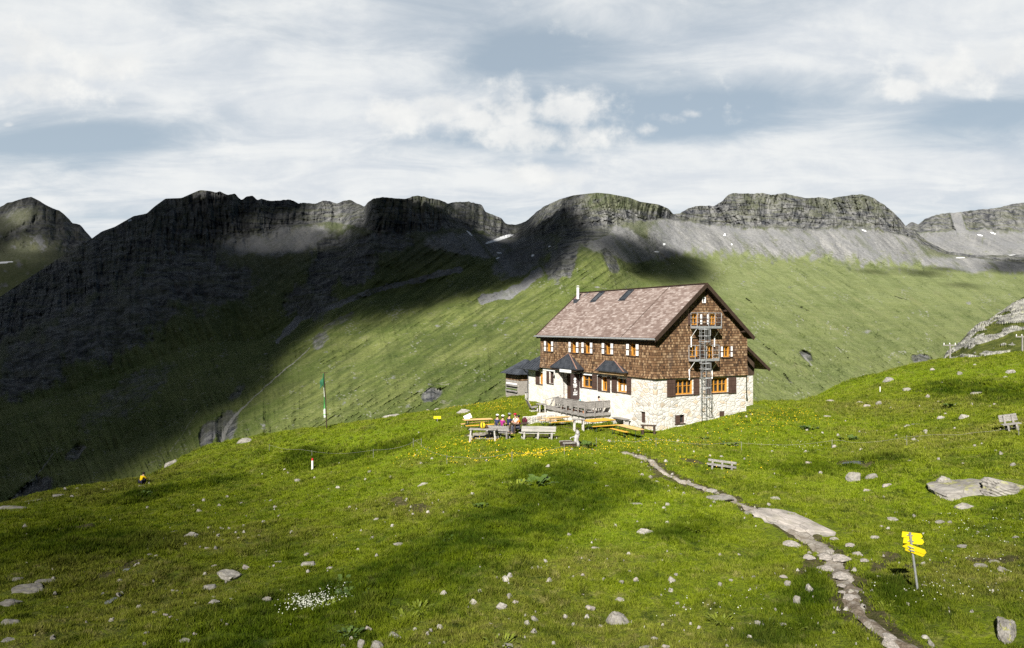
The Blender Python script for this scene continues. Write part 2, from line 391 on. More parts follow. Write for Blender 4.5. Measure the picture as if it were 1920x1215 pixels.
def line_dist(PX, PY, pts):
    d = np.full(PX.shape, 1e9)
    for (x0, y0), (x1, y1) in zip(pts[:-1], pts[1:]):
        vx, vy = x1-x0, y1-y0; t_ = np.clip(((PX-x0)*vx+(PY-y0)*vy)/(vx*vx+vy*vy+1e-9), 0, 1)
        d = np.minimum(d, np.hypot(PX-x0-t_*vx, PY-y0-t_*vy))
    return d

RIDGE = [(-300,720,1900),(-100,600,2200),(0,556,2400),(60,517,2500),(100,491,2600),(140,463,2650),(172,447,2700),(190,434,2700),(215,425,2700),(250,405,2750),(275,400,2750),(288,388,2750),(310,372,2800),(340,371,2800),(358,363,2800),(375,356,2800),
 (395,358,2800),(405,361,2800),(412,358,2800),(425,365,2800),(440,362,2800),(448,371,2820),(454,374,2830),(462,367,2840),(474,366,2850),(482,375,2860),(490,371,2870),(505,376,2890),(520,375,2900),(545,373,2920),(560,381,2930),(570,379,2950),(590,381,2950),(606,375,2950),(618,376,2950),(632,381,2950),(645,376,2950),(658,374,2940),(668,380,2900),(683,387,2800),
 (690,378,2450),(700,371,2400),(720,369,2400),(745,371,2420),(760,372,2430),(775,367,2450),(785,366,2460),(810,371,2500),(828,375,2520),(840,381,2600),(850,378,2750),(880,377,2800),(905,384,2850),(909,396,2880),(925,402,2900),(940,408,2950),(947,418,3000),(965,421,3100),(985,415,3100),(998,404,2950),(1006,396,2850),(1020,386,2700),(1050,373,2600),(1075,366,2500),(1100,363,2450),(1120,361,2420),
 (1142,363,2420),(1180,370,2500),(1200,378,2550),(1235,383,2650),(1256,392,2750),(1262,401,2850),(1275,399,2900),(1290,390,2930),(1305,385,2950),(1340,385,2980),(1352,378,3000),(1364,366,3000),(1372,361,3000),(1395,362,3000),(1415,362,3020),(1430,361,3020),(1445,365,3050),(1470,361,3050),(1490,366,3080),(1512,371,3100),(1535,369,3120),(1555,372,3150),(1575,368,3180),(1600,364,3200),(1618,363,3200),(1635,369,3230),(1655,381,3250),(1672,394,3270),(1688,410,3290),(1699,424,3300),
 (1715,432,3320),(1740,452,3350),(1775,470,3400),(1830,478,3450),(1920,476,3500),(2250,466,3600)]
CBASE = [(-300,760,1700),(0,650,1950),(172,560,2150),(300,490,2400),(375,470,2560),(520,432,2740),(640,416,2800),(668,430,2380),(700,440,2300),(760,443,2290),(850,430,2380),(930,446,2720),(960,452,2800),(1000,446,2500),(1060,440,2260),(1130,430,2270),(1190,416,2480),(1260,412,2760),(1300,418,2850),(1400,432,2890),(1500,432,2950),(1600,430,3040),(1700,442,3130),(1760,475,3200),(1920,496,3300),(2250,490,3350)]
SBASE = [(-300,850,1350),(0,770,1500),(172,720,1620),(375,640,1900),(480,640,1950),(560,600,1950),(640,565,1950),(760,545,2000),(860,515,2050),(960,500,2200),(1010,500,2050),(1050,480,1880),(1110,480,1820),(1150,490,1880),(1185,520,2050),(1230,500,2380),(1300,468,2600),(1400,482,2660),(1550,490,2750),(1700,500,2850),(1770,500,2950),(1920,512,3000),(2250,505,3050)]
MEAD = [(-300,960,950),(0,900,980),(200,850,1080),(375,770,1200),(600,690,1300),(860,610,1500),(960,590,1580),(1060,575,1550),(1130,575,1480),(1200,580,1550),(1300,560,1850),(1500,575,1900),(1700,575,2000),(1920,565,2200),(2250,555,2300)]
FOOT = [(-300,1110,640),(0,1010,700),(200,950,720),(400,880,720),(600,835,700),(960,790,660),(1200,800,760),(1540,800,900),(1800,740,1000),(1920,700,1050),(2250,690,1100)]
def fn_main(PX, PY, B, X, Y, Z, sd):
    lat = X/Y*2600
    wx = lat+60*pnoise(lat/300, Z/300+4)
    rib = fbm(wx/95, Z/520+2, o=5, gain=.58, ridged=True)            # ribs and gullies of the crags
    big = fbm(wx/520+3, Z/300+.5*lat/520, o=5, gain=.5)
    gul = fbm((wx+.55*Z)/170, (Z*.35-.2*lat)/260+8, o=5, gain=.55, ridged=True)
    med = fbm(lat/60, Z/60, Y/60, o=4, gain=.55)
    nz = fbm(PX/45, PY/30, o=4, gain=.6)
    nz2 = fbm(PX/14, PY/60, o=4, gain=.6)
    cliff = 1-sstep(B+.20*nz+.16*nz2, .82, 1.08)
    cl_left = 1-sstep(PX, 250, 420)
    rock = cliff*1.0
    # grass climbs over the tops of the middle peaks and the left shoulder
    top = (1-sstep(B, .25, .62))
    soft = sstep(PX, 690, 720)*(1-sstep(PX, 900, 960))*.55 + sstep(PX, 1060, 1130)*(1-sstep(PX, 1230, 1260))*.9 + sstep(PX, 1330, 1400)*(1-sstep(PX, 1640, 1690))*.55 + sstep(PX, 200, 260)*(1-sstep(PX, 330, 420))*.5
    rock = rock - (1-sstep(B, .35, .62))*soft*sstep(nz+.35, -.1, .4)*.85
    # crags lower down
    def crag(cx, cy, rx, ry, rot=0, s=1.0):
        return s*(1-sstep(ell(PX, PY, cx, cy, rx, ry, rot)+.5*nz+.35*nz2, .55, 1.1))
    for c_ in ((90,560,110,50,-.6,.8),(330,520,120,60,-.3,.8),(200,610,170,80,-.4,.7),(60,690,90,70,-.5,.75),(400,540,100,50,-.2,.7),(240,740,130,40,-.6,.5),(610,500,36,75,.25,.95),(660,480,60,60,.3,.9),(585,560,60,45,-.5,.7),(720,455,70,25,0,.7),
               (1065,470,28,55,.1,.9),(1040,500,22,40,.2,.85),(1145,490,12,30,-.5,.8),(1095,430,60,34,0,.8),(1000,470,60,40,-.5,.6),(600,640,22,16,-.7,.6),(640,600,40,10,-.5,.5),(445,735,24,12,-.8,.6),(390,815,18,30,.3,.95),(425,800,26,36,.35,.8),(60,920,60,22,-.6,.8),(140,850,30,14,-.7,.6),(810,740,26,14,-.3,.75),(985,550,26,16,.2,.3),(1512,668,18,8,.6,.75),(1728,674,24,12,.2,.8)):
        rock = np.maximum(rock, crag(*c_))
    # thin dark gullies of the right-hand meadow
    for pts, w in ((((1480,555),(1500,575),(1515,584)),2.5),(((1670,553),(1700,562)),2),(((1645,618),(1638,632)),2.5),(((1615,610),(1620,625)),2.5),(((1580,610),(1610,630)),1.6),(((1430,645),(1455,665)),1.6),(((1840,495),(1855,508)),3),(((1400,560),(1440,600)),1.2),(((1470,700),(1500,735)),2.2),(((1560,640),(1590,670)),1.2)):
        rock = np.maximum(rock, (.42+.7*nz2)*(1-sstep(line_dist(PX+5*nz2, PY+4*nz, pts)/(w*.62), .4, 1.3)))
    # scree fans
    fing = fbm((PX-.25*PY)/9, PY/75, o=4, gain=.6)
    scr = sstep(PX, 1180, 1260)*(1-sstep(B+.34*fing+.22*nz+.3*fbm((PX+.9*PY)/26, PY/90, o=3)*sstep(B, 1, 1.5), 1.5, 2.35))*sstep(B+.25*fing, .85, 1.05)
    scr *= 1-sstep(PX, 1700, 1760)*(1-sstep(PY, 470, 495))
    scr = np.maximum(scr, .95*(1-sstep(ell(PX, PY, 1150, 450, 110, 34, .35)+.4*nz, .6, 1.1)))
    scr = np.maximum(scr, .9*(1-sstep(ell(PX, PY, 900, 460, 130, 26, .1)+.4*nz, .6, 1.1)))
    scr = np.maximum(scr, .9*(1-sstep(ell(PX, PY, 970, 480, 60, 40, -.6)+.4*nz, .6, 1.1)))
    scr = np.maximum(scr, .8*(1-sstep(ell(PX, PY, 520, 450, 130, 34, -.1)+.5*nz, .6, 1.1)))
    scr = np.maximum(scr, .95*(1-sstep(line_dist(PX, PY, [(1012,508),(985,532),(950,552),(905,562)])/(9+11*nz+5*nz2), .6, 1.2)))
    scr = np.maximum(scr, .9*(1-sstep(line_dist(PX, PY, [(860,505),(780,525),(700,545),(620,575),(560,598),(520,640)])/(6+8*nz+4*nz2), .5, 1.3)))
    scr = np.maximum(scr, .9*(1-sstep(ell(PX, PY, 1840, 495, 120, 16, 0)+.6*nz, .5, 1.2)))
    scr = np.maximum(scr, .55*sstep(fbm(PX/30, PY/14, o=4, gain=.6), .28, .5)*sstep(B, 1.9, 2.2))
    scr = np.clip(scr*(1+.55*fbm((PX+1.2*PY)/20, PY/60, o=4))+.25*nz2*(scr > .05), 0, 1); scr = np.where(rock > .6, 0, scr)
    # streams: the long one with its fall, others in the gullies
    st = 1-sstep(line_dist(PX+4*nz2, PY, [(582,652),(560,672),(525,700),(495,728),(465,755),(440,780),(425,800),(412,830),(405,850)])/np.interp(PY, [650, 760, 790, 850], [.9, 1.5, 4.0, 7.5]), .5, 1.3)
    st = np.maximum(st, .9*(1-sstep(line_dist(PX+4*nz2, PY, [(100,850),(80,880),(55,905),(20,940)])/1.6, .5, 1.3)))
    st = np.maximum(st, .8*(1-sstep(line_dist(PX+4*nz2, PY, [(160,838),(145,855)])/3, .5, 1.3)))
    st = np.maximum(st, .75*(1-sstep(line_dist(PX+3*nz2, PY, [(370,770),(345,810),(320,845)])/1.2, .5, 1.3)))
    st = np.maximum(st, .9*(1-sstep(line_dist(PX, PY, [(1507,668),(1522,685)])/2.2, .5, 1.3)))
    st = np.maximum(st, .5*(1-sstep(line_dist(PX+3*nz, PY, [(1860,560),(1840,575),(1860,590)])/1.4, .5, 1.3)))
    sn = np.zeros_like(PX)
    for (cx, cy, rx, ry, rot) in ((937,448,34,2.6,-.30),(880,437,8,1.4,.75),(947,443,14,2,-.3),(1245,458,2.6,2.2,-.7),(1030,462,3,1.5,-.5),(999,479,3.6,2.4,-.5),(1359,440,1.8,3,.5),(1372,458,1.2,2,.4),(1620,432,6,1.2,.3),(243,413,4,1.6,-.3),(936,474,6,1.4,.1),(933,484,4,1.4,-.5),(1232,472,5,1.5,0),
                              (1815,459,7,1.3,.25),(1833,463,5,1.1,.2),(1800,483,10,.9,-.05),(1795,470,10,1.2,-.1),(1880,474,26,2.2,.1),(1890,470,12,1.4,.05)):
        sn = np.maximum(sn, 1-sstep(ell(PX, PY, cx, cy, rx, ry, rot)+.5*nz2, .7, 1.1))
    slope = sstep(B, 1.0, 1.3)
    wl, wr_ = 1-sstep(PX, 380, 620), sstep(PX, 1080, 1300); wc = 1-wl-wr_
    def flow(f1, f2, o, r=False): return wl*fbm((PX-.45*PY)/f1, PY/f2, o=o, gain=.6, ridged=r)+wc*fbm((PX+1.5*PY)/(f1*1.7), (PY-.6*PX)/(f2*1.3)+9, o=o, gain=.6, ridged=r)+wr_*fbm((PX-1.5*PY)/(f1*1.9)+4, (PY+.3*PX)/(f2*1.2), o=o, gain=.6, ridged=r)
    tone = .9*flow(11, 70, 5)+.55*fbm(PX/34, PY/20, o=5, gain=.62)+.35*RNG.normal(0, .6, PX.shape)
    tone = np.where(rock > .5, 1.1*fbm(PX/6.5+.4*nz, PY/42, o=5, gain=.65)+.5*nz+.2*RNG.normal(0, .6, PX.shape), tone)
    rill = sstep(flow(16, 120, 4, True), .42, .80)
    fan = fbm((PX-.8*(PY-430))/24, (PY+.4*PX)/150, o=4, gain=.6); tone = np.where((scr > .3) & (rock < .5), 1.5*fan+.6*flow(8, 60, 4)+.2*RNG.normal(0, .6, PX.shape), tone)
    shrub = sstep(fbm(PX/6, PY/4.5, o=3, gain=.7)+.6*fbm(PX/60, PY/40, o=3), .42, .62)*sstep(B, 2.2, 2.7)*(1-wr_)
    speck = sstep(RNG.uniform(size=PX.shape)+.35*fbm(PX/40, PY/26, o=3), 1.03, 1.06)*sstep(B, 1.2, 1.8)
    ledge = ((Z/30+1.5*fbm(lat/140, Z/80, o=4)) % 1)
    disp = 55*cliff*rib+46*cliff*fbm(wx/42, Z/380, o=4, gain=.6, ridged=True)+22*cliff*fbm(wx/20, Z/160, o=4, gain=.6, ridged=True)+ 48*rock*(1-cliff)*rib - slope*46*gul*(1-sstep(B, 3.4, 4)) + 62*big + (7+15*rock)*med + slope*(1-rock)*22*fbm(lat/150, Z/60, Y/220, o=4, gain=.55) + 5*rock*(ledge-.5) + 7*slope*rill*(1-rock)
    disp -= 22*np.exp(-(line_dist(PX, PY, [(582,652),(495,728),(440,780),(405,850)])/10)**2)*-1
    dpy = (2.2*fbm(PX/8, PX*0+3.3, o=4, gain=.7)+.8)*cliff*(1-sstep(B, 0, .5)) * (1-.8*(sstep(PX,1010,1060)*(1-sstep(PX,1240,1262)))) * (1-.8*(1-sstep(PX,400,440)))
    return disp, dpy, dict(high=1-sstep(B+.2*nz, .9, 2.2), tone=tone, rill=rill*(1-.6*wr_)*(1-.6*wl), shrub=shrub, speck=speck, rock=rock, scree=scr, stream=st, snow=sn, pale=np.clip(sstep(PX+120*nz, 1120, 1420)*(1.15-.55*sstep(B+.4*nz, 2.1, 3.6))+.5*sstep(tone, .2, .9)*sstep(PX, 700, 900), 0, 1))  # pale: haze put into the colour, stronger to the right and higher up
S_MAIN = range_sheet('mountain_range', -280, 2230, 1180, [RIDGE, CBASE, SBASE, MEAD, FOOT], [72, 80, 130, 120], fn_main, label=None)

def fn_left(PX, PY, B, X, Y, Z, sd):
    lat = X/Y*3800
    nz = fbm(PX/30, PY/24, o=4, gain=.6); nz2 = fbm(PX/12, PY/40, o=4, gain=.6)
    rib = fbm(lat/120+9, Z/420, o=5, gain=.55, ridged=True)
    rock = 1-sstep(B+.5*nz, .5, 1.0)
    rock = np.maximum(rock*.9, .8*(1-sstep(ell(PX, PY, 150, 440, 40, 60, .5)+.5*nz, .6, 1.1)))
    rock -= .6*(1-sstep(ell(PX, PY, 20, 415, 60, 22, -.4)+.5*nz, .5, 1.1))
    sn = 1-sstep(ell(PX, PY, 8, 492, 22, 1.6, -.12)+.3*nz2, .7, 1.1)
    disp = 70*rock*rib+60*fbm(lat/500, Z/400, o=4)
    return disp, 1.5*fbm(PX/9, PX*0, o=3)*(1-sstep(B, 0, .4)), dict(rock=np.clip(rock, 0, 1), scree=sstep(nz, .0, .4)*(1-np.clip(rock, 0, 1))*.9, high=1-.5*sstep(B, .8, 1.5), snow=sn, tone=fbm(PX/20, PY/30, o=5, gain=.65)*1.2)
S_LEFT = range_sheet('mountain_peak', -300, 330, 300, [
 [(-300,440,3900),(-120,410,3850),(-40,402,3800),(0,388,3800),(12,381,3800),(30,376,3800),(45,371,3800),(58,369,3800),(70,374,3800),(85,384,3800),(100,391,3800),(112,395,3800),(125,406,3800),(135,418,3800),(150,421,3800),(160,433,3800),(175,450,3800),(220,490,3800),(330,590,3800)],
 [(-300,520,3500),(0,470,3500),(80,470,3480),(175,500,3500),(330,640,3500)],
 [(-300,640,3000),(0,590,3000),(175,600,3000),(330,700,3000)]], [70, 70], fn_left)

def fn_right(PX, PY, B, X, Y, Z, sd):
    lat = X/Y*4300
    nz = fbm(PX/30, PY/24, o=4, gain=.6); nz2 = fbm(PX/10, PY/40, o=4, gain=.6)
    rib = fbm(lat/110+5, Z/380, o=5, gain=.55, ridged=True)
    rock = 1-sstep(B+.18*nz+.15*nz2, .8, 1.1)
    rock = np.minimum(rock, sstep(np.abs(PX-1798-.35*(PY-420))/16+.4*nz, .5, 1.0))
    sn = np.zeros_like(PX)
    for (cx, cy, rx, ry, rot) in ((1838,441,6,1.3,.3),(1862,437,6,1.3,.3)): sn = np.maximum(sn, 1-sstep(ell(PX, PY, cx, cy, rx, ry, rot)+.4*nz2, .7, 1.1))
    disp = 80*rock*rib+50*fbm(lat/400, Z/400, o=4)
    return disp, 1.8*fbm(PX/8, PX*0+7, o=3)*(1-sstep(B, 0, .4)), dict(rock=rock, scree=1-rock, snow=sn, tone=fbm(PX/14, PY/30, o=5, gain=.65)*1.2)
S_RIGHT = range_sheet('mountain_wall', 1640, 2250, 300, [
 [(1640,450,4300),(1690,430,4300),(1706,418,4300),(1712,416,4300),(1722,421,4300),(1735,410,4300),(1752,404,4300),(1770,400,4300),(1795,398,4300),(1805,397,4300),(1835,393,4300),(1870,390,4300),(1900,382,4300),(1920,380,4300),(2250,360,4400)],
 [(1640,470,4050),(1706,434,4050),(1760,438,4050),(1800,432,4050),(1840,432,4050),(1920,438,4050),(2250,440,4100)],
 [(1640,540,3500),(1920,500,3450),(2250,500,3500)]], [50, 60], fn_right)

# ------------------------------------------------------------------ the clouds overhead whose shade lies on the slopes
CLOUD_Z = 1500.0
def shade_wanted():
    """pieces of mountainside that lie under a cloud"""
    pts = []
    for S, which in ((S_MAIN, 0), (S_LEFT, 1), (S_RIGHT, 2)):
        PX, PY = S['PX'][::2, ::2], S['PY'][::2, ::2]
        nz = fbm(PX/70, PY/45, o=4, gain=.55)
        if which == 0:
            bx = np.interp(PY, [330,380,440,470,500,520,545,565,590,620,650,700,770,850,900,1000], [1075,1085,1130,1100,1075,1020,960,880,800,700,660,590,510,400,300,180])
            s = sstep((bx-PX)/np.interp(PY, [400,520,600,900], [28,40,80,190])+.75*nz, -.7, .9)
            s *= 1-.80*(1-sstep(ell(PX, PY, 632, 402, 60, 30, 0)+.4*nz, .5, 1.2))      # gaps where the sun reaches the crest
            s *= 1-.75*(1-sstep(ell(PX, PY, 925, 425, 40, 26, .3)+.3*nz, .5, 1.2))
            s *= 1-.55*(1-sstep(ell(PX, PY, 815, 378, 70, 14, .1)+.3*nz, .5, 1.2))
            s *= 1-.16*(1-sstep(ell(PX, PY, 560, 440, 150, 40, -.1)+.3*nz, .4, 1.3))
            s *= 1-.85*(1-sstep(ell(PX, PY, 1030, 388, 45, 22, -.5)+.2*nz, .5, 1.1))
            s *= 1-.45*(1-sstep(ell(PX, PY, 620, 650, 120, 40, -.5)+.3*nz, .4, 1.2))
            s *= 1-.35*(1-sstep(ell(PX, PY, 380, 365, 60, 14, 0)+.3*nz, .4, 1.2))
            s = np.maximum(s, .97*(1-sstep(ell(PX, PY, 1245, 496, 104, 38, .22)+.35*nz, .78, 1.12)))
            s = np.maximum(s, .85*(1-sstep(ell(PX, PY, 1160, 468, 50, 30, .3)+.3*nz, .7, 1.15)))
            for (cx, cy, rx, ry) in ((1735,513,36,7),(1770,504,26,5),(1810,535,28,5),(1690,504,14,4),(1640,510,26,4),(1900,500,70,14)):
                s = np.maximum(s, .8*(1-sstep(ell(PX, PY, cx, cy, rx, ry)+.4*nz, .6, 1.2)))
        elif which == 1:
            s = .90+.10*sstep((PX-75)/40+.6*nz, -.6, .8)
            s = np.maximum(s, 1-sstep(ell(PX, PY, 10, 455, 70, 22)+.3*nz, .7, 1.1))
            s = np.maximum(s, sstep(PY, 485, 500)); s *= .93
            s *= 1-.35*(1-sstep(ell(PX, PY, 60, 462, 50, 16)+.3*nz, .6, 1.1)); s *= 1-.5*(1-sstep(ell(PX, PY, 40, 405, 34, 22)+.3*nz, .6, 1.1))
        else: continue
        ok = (PX > -260) & (PX < 2200)
        x, y, z = [S[k][::2, ::2][ok] for k in 'XYZ']
        t_ = (CLOUD_Z-z)/(-SDIR.z)
        pts.append(np.stack([x-SDIR.x*t_, y-SDIR.y*t_, s[ok]], -1))
    return np.concatenate(pts)
def shade_hill(Zc):  # dimming wanted at the left edge and lower right corner of the meadow
    hx, hy = np.meshgrid(np.arange(-75, 60, 1.2), np.arange(9, 95, 1.2)); z = hill(hx, hy); px = 960+hx/hy*F; py = V0-z/hy*F; nz = fbm(hx/14, hy/14, o=3)
    s = .74*(1-sstep(px-.30*(py-900)+110*nz, -140, 440)); s = np.maximum(s, .45*sstep(px+90*nz, 1640, 1960)*sstep(py, 900, 1100)); s = np.maximum(s, .30*sstep(py+40*nz, 1080, 1230)*sstep(px, 1300, 1500))
    t_ = (Zc-z)/(-SDIR.z); return np.stack([hx-SDIR.x*t_, hy-SDIR.y*t_, s], -1).reshape(-1, 3)
def build_clouds(P, CS, CLOUD_Z, label):
    mg = CS*9; x0, y0 = P[:, 0].min()-mg, P[:, 1].min()-mg
    nx, ny = int((P[:, 0].max()+mg-x0)/CS)+1, int((P[:, 1].max()+mg-y0)/CS)+1
    ix = ((P[:, 0]-x0)/CS).astype(int); iy = ((P[:, 1]-y0)/CS).astype(int)
    num = np.zeros((ny, nx)); den = np.zeros((ny, nx))
    np.add.at(num, (iy, ix), P[:, 2]); np.add.at(den, (iy, ix), 1)
    def blur(a):
        a = np.pad(a, 1); return (a[:-2, :-2]+a[:-2, 2:]+a[2:, :-2]+a[2:, 2:]+2*(a[1:-1, :-2]+a[1:-1, 2:]+a[:-2, 1:-1]+a[2:, 1:-1])+4*a[1:-1, 1:-1])/16
    nb, db = num.copy(), den.copy()
    for k in range(3): nb, db = blur(nb), blur(db)
    n8, d8 = nb.copy(), db.copy()
    for k in range(14): n8, d8 = blur(n8), blur(d8)
    s = np.where(db > .3, nb/np.maximum(db, 1e-6), np.where(d8 > 1e-3, n8/np.maximum(d8, 1e-6)*np.clip(d8/.02, 0, 1), 0))
    s = np.clip(s, 0, .985)
    gx = x0+np.arange(nx)*CS; gy = y0+np.arange(ny)*CS; GX, GY = np.meshgrid(gx, gy)
    SIG = .022
    T = -np.log(1-s)/SIG*(-SDIR.z)
    T[T < 2.0] = 0; T[[0, -1]] = 0; T[:, [0, -1]] = 0
    lump = 1+.0*GX
    top = CLOUD_Z+T*.75; bot = CLOUD_Z-T*.25
    m, t = new_mat('cloud_vapour')
    vs = t.n('ShaderNodeVolumeScatter', {'Color': (.12, .12, .125, 1), 'Density': SIG, 'Anisotropy': .3})
    va = t.n('ShaderNodeVolumeAbsorption', {'Color': (.12, .12, .125, 1), 'Density': SIG})
    t.n('ShaderNodeOutputMaterial', {'Volume': t.n('ShaderNodeAddShader', {0: vs.outputs[0], 1: va.outputs[0]}).outputs[0]})
    on = T > 0
    cell = on[:-1, :-1] | on[1:, :-1] | on[:-1, 1:] | on[1:, 1:]
    Vt = np.stack([GX, GY, top], -1).reshape(-1, 3); Vb = np.stack([GX, GY, bot], -1).reshape(-1, 3)
    Q = grid_quads(ny, nx)[cell.ravel()]
    border = ~on.ravel()
    idb = np.where(border, np.arange(ny*nx), np.arange(ny*nx)+ny*nx)   # the edge is shared by top and bottom
    V = np.concatenate([Vt, Vb]); V[:ny*nx][border, 2] = CLOUD_Z
    QQ = np.concatenate([Q, idb[Q][:, ::-1]])
    used = np.unique(QQ); mp = np.zeros(len(V), int); mp[used] = np.arange(len(used))
    o = np_mesh('clouds', V[used], mp[QQ], m, True)
    tag(o, label, 'clouds', kind='stuff')
build_clouds(shade_wanted(), 24.0, CLOUD_Z, 'grey clouds high over the valley that shade the slopes')
build_clouds(shade_hill(900.0), 5.0, 900.0, 'added unseen cloud sheet that dims the edges of the meadow')  # vapour sheet added out of view, shaped to darken the meadow edges
# ------------------------------------------------------------------ mesh builder
class MB:
    def __init__(s): s.v = []; s.f = []; s.m = []
    def add(s, vs, fs, mi=0):
        o = len(s.v); s.v += [tuple(v) for v in vs]; s.f += [tuple(i+o for i in f) for f in fs]; s.m += [mi]*len(fs)
        return s
    def box(s, x0, x1, y0, y1, z0, z1, mi=0, M=None):
        x0, x1 = min(x0, x1), max(x0, x1); y0, y1 = min(y0, y1), max(y0, y1); z0, z1 = min(z0, z1), max(z0, z1)
        vs = [Vector((x, y, z)) for z in (z0, z1) for y in (y0, y1) for x in (x0, x1)]
        if M is not None: vs = [M@v for v in vs]
        return s.add(vs, [(0,2,3,1),(4,5,7,6),(0,1,5,4),(2,6,7,3),(0,4,6,2),(1,3,7,5)], mi)
    def beam(s, p, q, w, h, mi=0, up=(0, 0, 1)):
        p, q = Vector(p), Vector(q); d = (q-p); L = d.length; d.normalize()
        u = Vector(up); r = d.cross(u)
        if r.length < 1e-4: r = d.cross(Vector((1, 0, 0)))
        r.normalize(); u = r.cross(d)
        M = Matrix((r, d, u)).transposed().to_4x4(); M.translation = p
        return s.box(-w/2, w/2, 0, L, -h/2, h/2, mi, M)
    def tube(s, pts, rad, n=6, mi=0, cap=True):
        pts = [Vector(p) for p in pts]; rs = rad if isinstance(rad, (list, tuple)) else [rad]*len(pts)
        vs = []; fs = []; prev = None
        for i, p in enumerate(pts):
            d = (pts[min(i+1, len(pts)-1)]-pts[max(i-1, 0)]).normalized()
            if prev is None:
                a = d.cross(Vector((0, 0, 1)));  a = a if a.length > 1e-3 else d.cross(Vector((1, 0, 0)))
            else: a = prev-d*prev.dot(d)
            a.normalize(); prev = a; b = d.cross(a)
            vs += [p+(a*math.cos(k*2*math.pi/n)+b*math.sin(k*2*math.pi/n))*rs[i] for k in range(n)]
        for i in range(len(pts)-1):
            for k in range(n): fs.append((i*n+k, i*n+(k+1) % n, (i+1)*n+(k+1) % n, (i+1)*n+k))
        if cap: fs += [tuple(range(n))[::-1], tuple((len(pts)-1)*n+k for k in range(n))]
        return s.add(vs, fs, mi)
    def ball(s, c, r, n=8, mi=0, sq=(1, 1, 1)):
        c = Vector(c); vs = [c+Vector((0, 0, -r*sq[2]))]; fs = []; m = n//2
        for i in range(1, m):
            a = -math.pi/2+math.pi*i/m
            vs += [c+Vector((math.cos(a)*math.cos(k*2*math.pi/n)*r*sq[0], math.cos(a)*math.sin(k*2*math.pi/n)*r*sq[1], math.sin(a)*r*sq[2])) for k in range(n)]
        vs.append(c+Vector((0, 0, r*sq[2])))
        for k in range(n):
            fs.append((0, 1+(k+1) % n, 1+k)); fs.append((len(vs)-1, 1+(m-2)*n+k, 1+(m-2)*n+(k+1) % n))
            for i in range(m-2): fs.append((1+i*n+k, 1+i*n+(k+1) % n, 1+(i+1)*n+(k+1) % n, 1+(i+1)*n+k))
        return s.add(vs, fs, mi)
    def prism(s, poly, d, mi=0):
        """polygon (3-D points) given thickness along vector d"""
        poly = [Vector(p) for p in poly]; d = Vector(d); n = len(poly)
        fs = [tuple(range(n)), tuple(range(2*n-1, n-1, -1))]+[(i, i+n, (i+1) % n+n, (i+1) % n) for i in range(n)]
        return s.add(poly+[p+d for p in poly], fs, mi)
    def holed(s, outer, holes, P, depth, mi=0, mi_rev=None):
        """a wall face with openings and their reveals; P maps (along, up, inward) to a point"""
        loops = [[Vector((a, b, 0)) for a, b in outer]]+[[Vector((a, b, 0)) for a, b in ((h[0], h[2]), (h[0], h[3]), (h[1], h[3]), (h[1], h[2]))] for h in holes]
        flat = [v for l in loops for v in l]
        tris = tessellate_polygon(loops)
        s.add([P(v.x, v.y, 0) for v in flat], tris, mi)
        for a0, a1, b0, b1 in holes:
            c = [(a0, b0), (a1, b0), (a1, b1), (a0, b1)]
            s.add([P(*q, 0) for q in c]+[P(*q, depth) for q in c], [(i, (i+1) % 4, (i+1) % 4+4, i+4) for i in range(4)], mi if mi_rev is None else mi_rev)
        return s
    def build(s, name, mats, parent=None, smooth=False, bevel=0.0, recalc=True):
        o = mesh_obj(name, s.v, s.f, mats, parent, smooth, s.m)
        if recalc:
            b = bmesh.new(); b.from_mesh(o.data); bmesh.ops.recalc_face_normals(b, faces=b.faces); b.to_mesh(o.data); b.free()
        if bevel:
            md = o.modifiers.new('edge', 'BEVEL'); md.width = bevel; md.segments = 1; md.limit_method = 'ANGLE'
        return o

# ------------------------------------------------------------------ materials of built things
def mat_plain(name, col, rough=.6, spec=.3, metal=0.0, var=.12, scale=6.0):
    m, t = new_mat(name); n = t.noise(objco(t), scale, 4, .6)
    a = tuple(max(0, c*(1-var*1.6)) for c in col); b = tuple(min(1, c*(1+var)) for c in col)
    finish(t, t.mix(t.ramp(n, .3, .7), a, b), rough, t.bump(n, .15, .01), spec, metal)
    return m
def mat_wood(name, dark, light, axis=0, rough=.75, scale=1.0, grey=0.0):
    m, t = new_mat(name); sc = [14, 14, 14]; sc[axis] = 1.2
    n = t.noise(t.mapping(objco(t), tuple(c*scale for c in sc)), 1.0, 6, .65); n2 = t.noise(objco(t), 2.2*scale, 4, .6)
    c = t.mix(t.ramp(n, .3, .7), dark, light)
    c = t.mix(t.ramp(n2, .45, .75, 0, .45), c, tuple(x*.6 for x in dark))
    finish(t, c, rough, t.bump(n, .4, .01), .2)
    return m
def wallco(t):
    """coordinates along the wall and up it, for walls that follow the house"""
    x, y, z = t.sep(objco(t))[0:3]
    return t.math('ADD', x, y), z
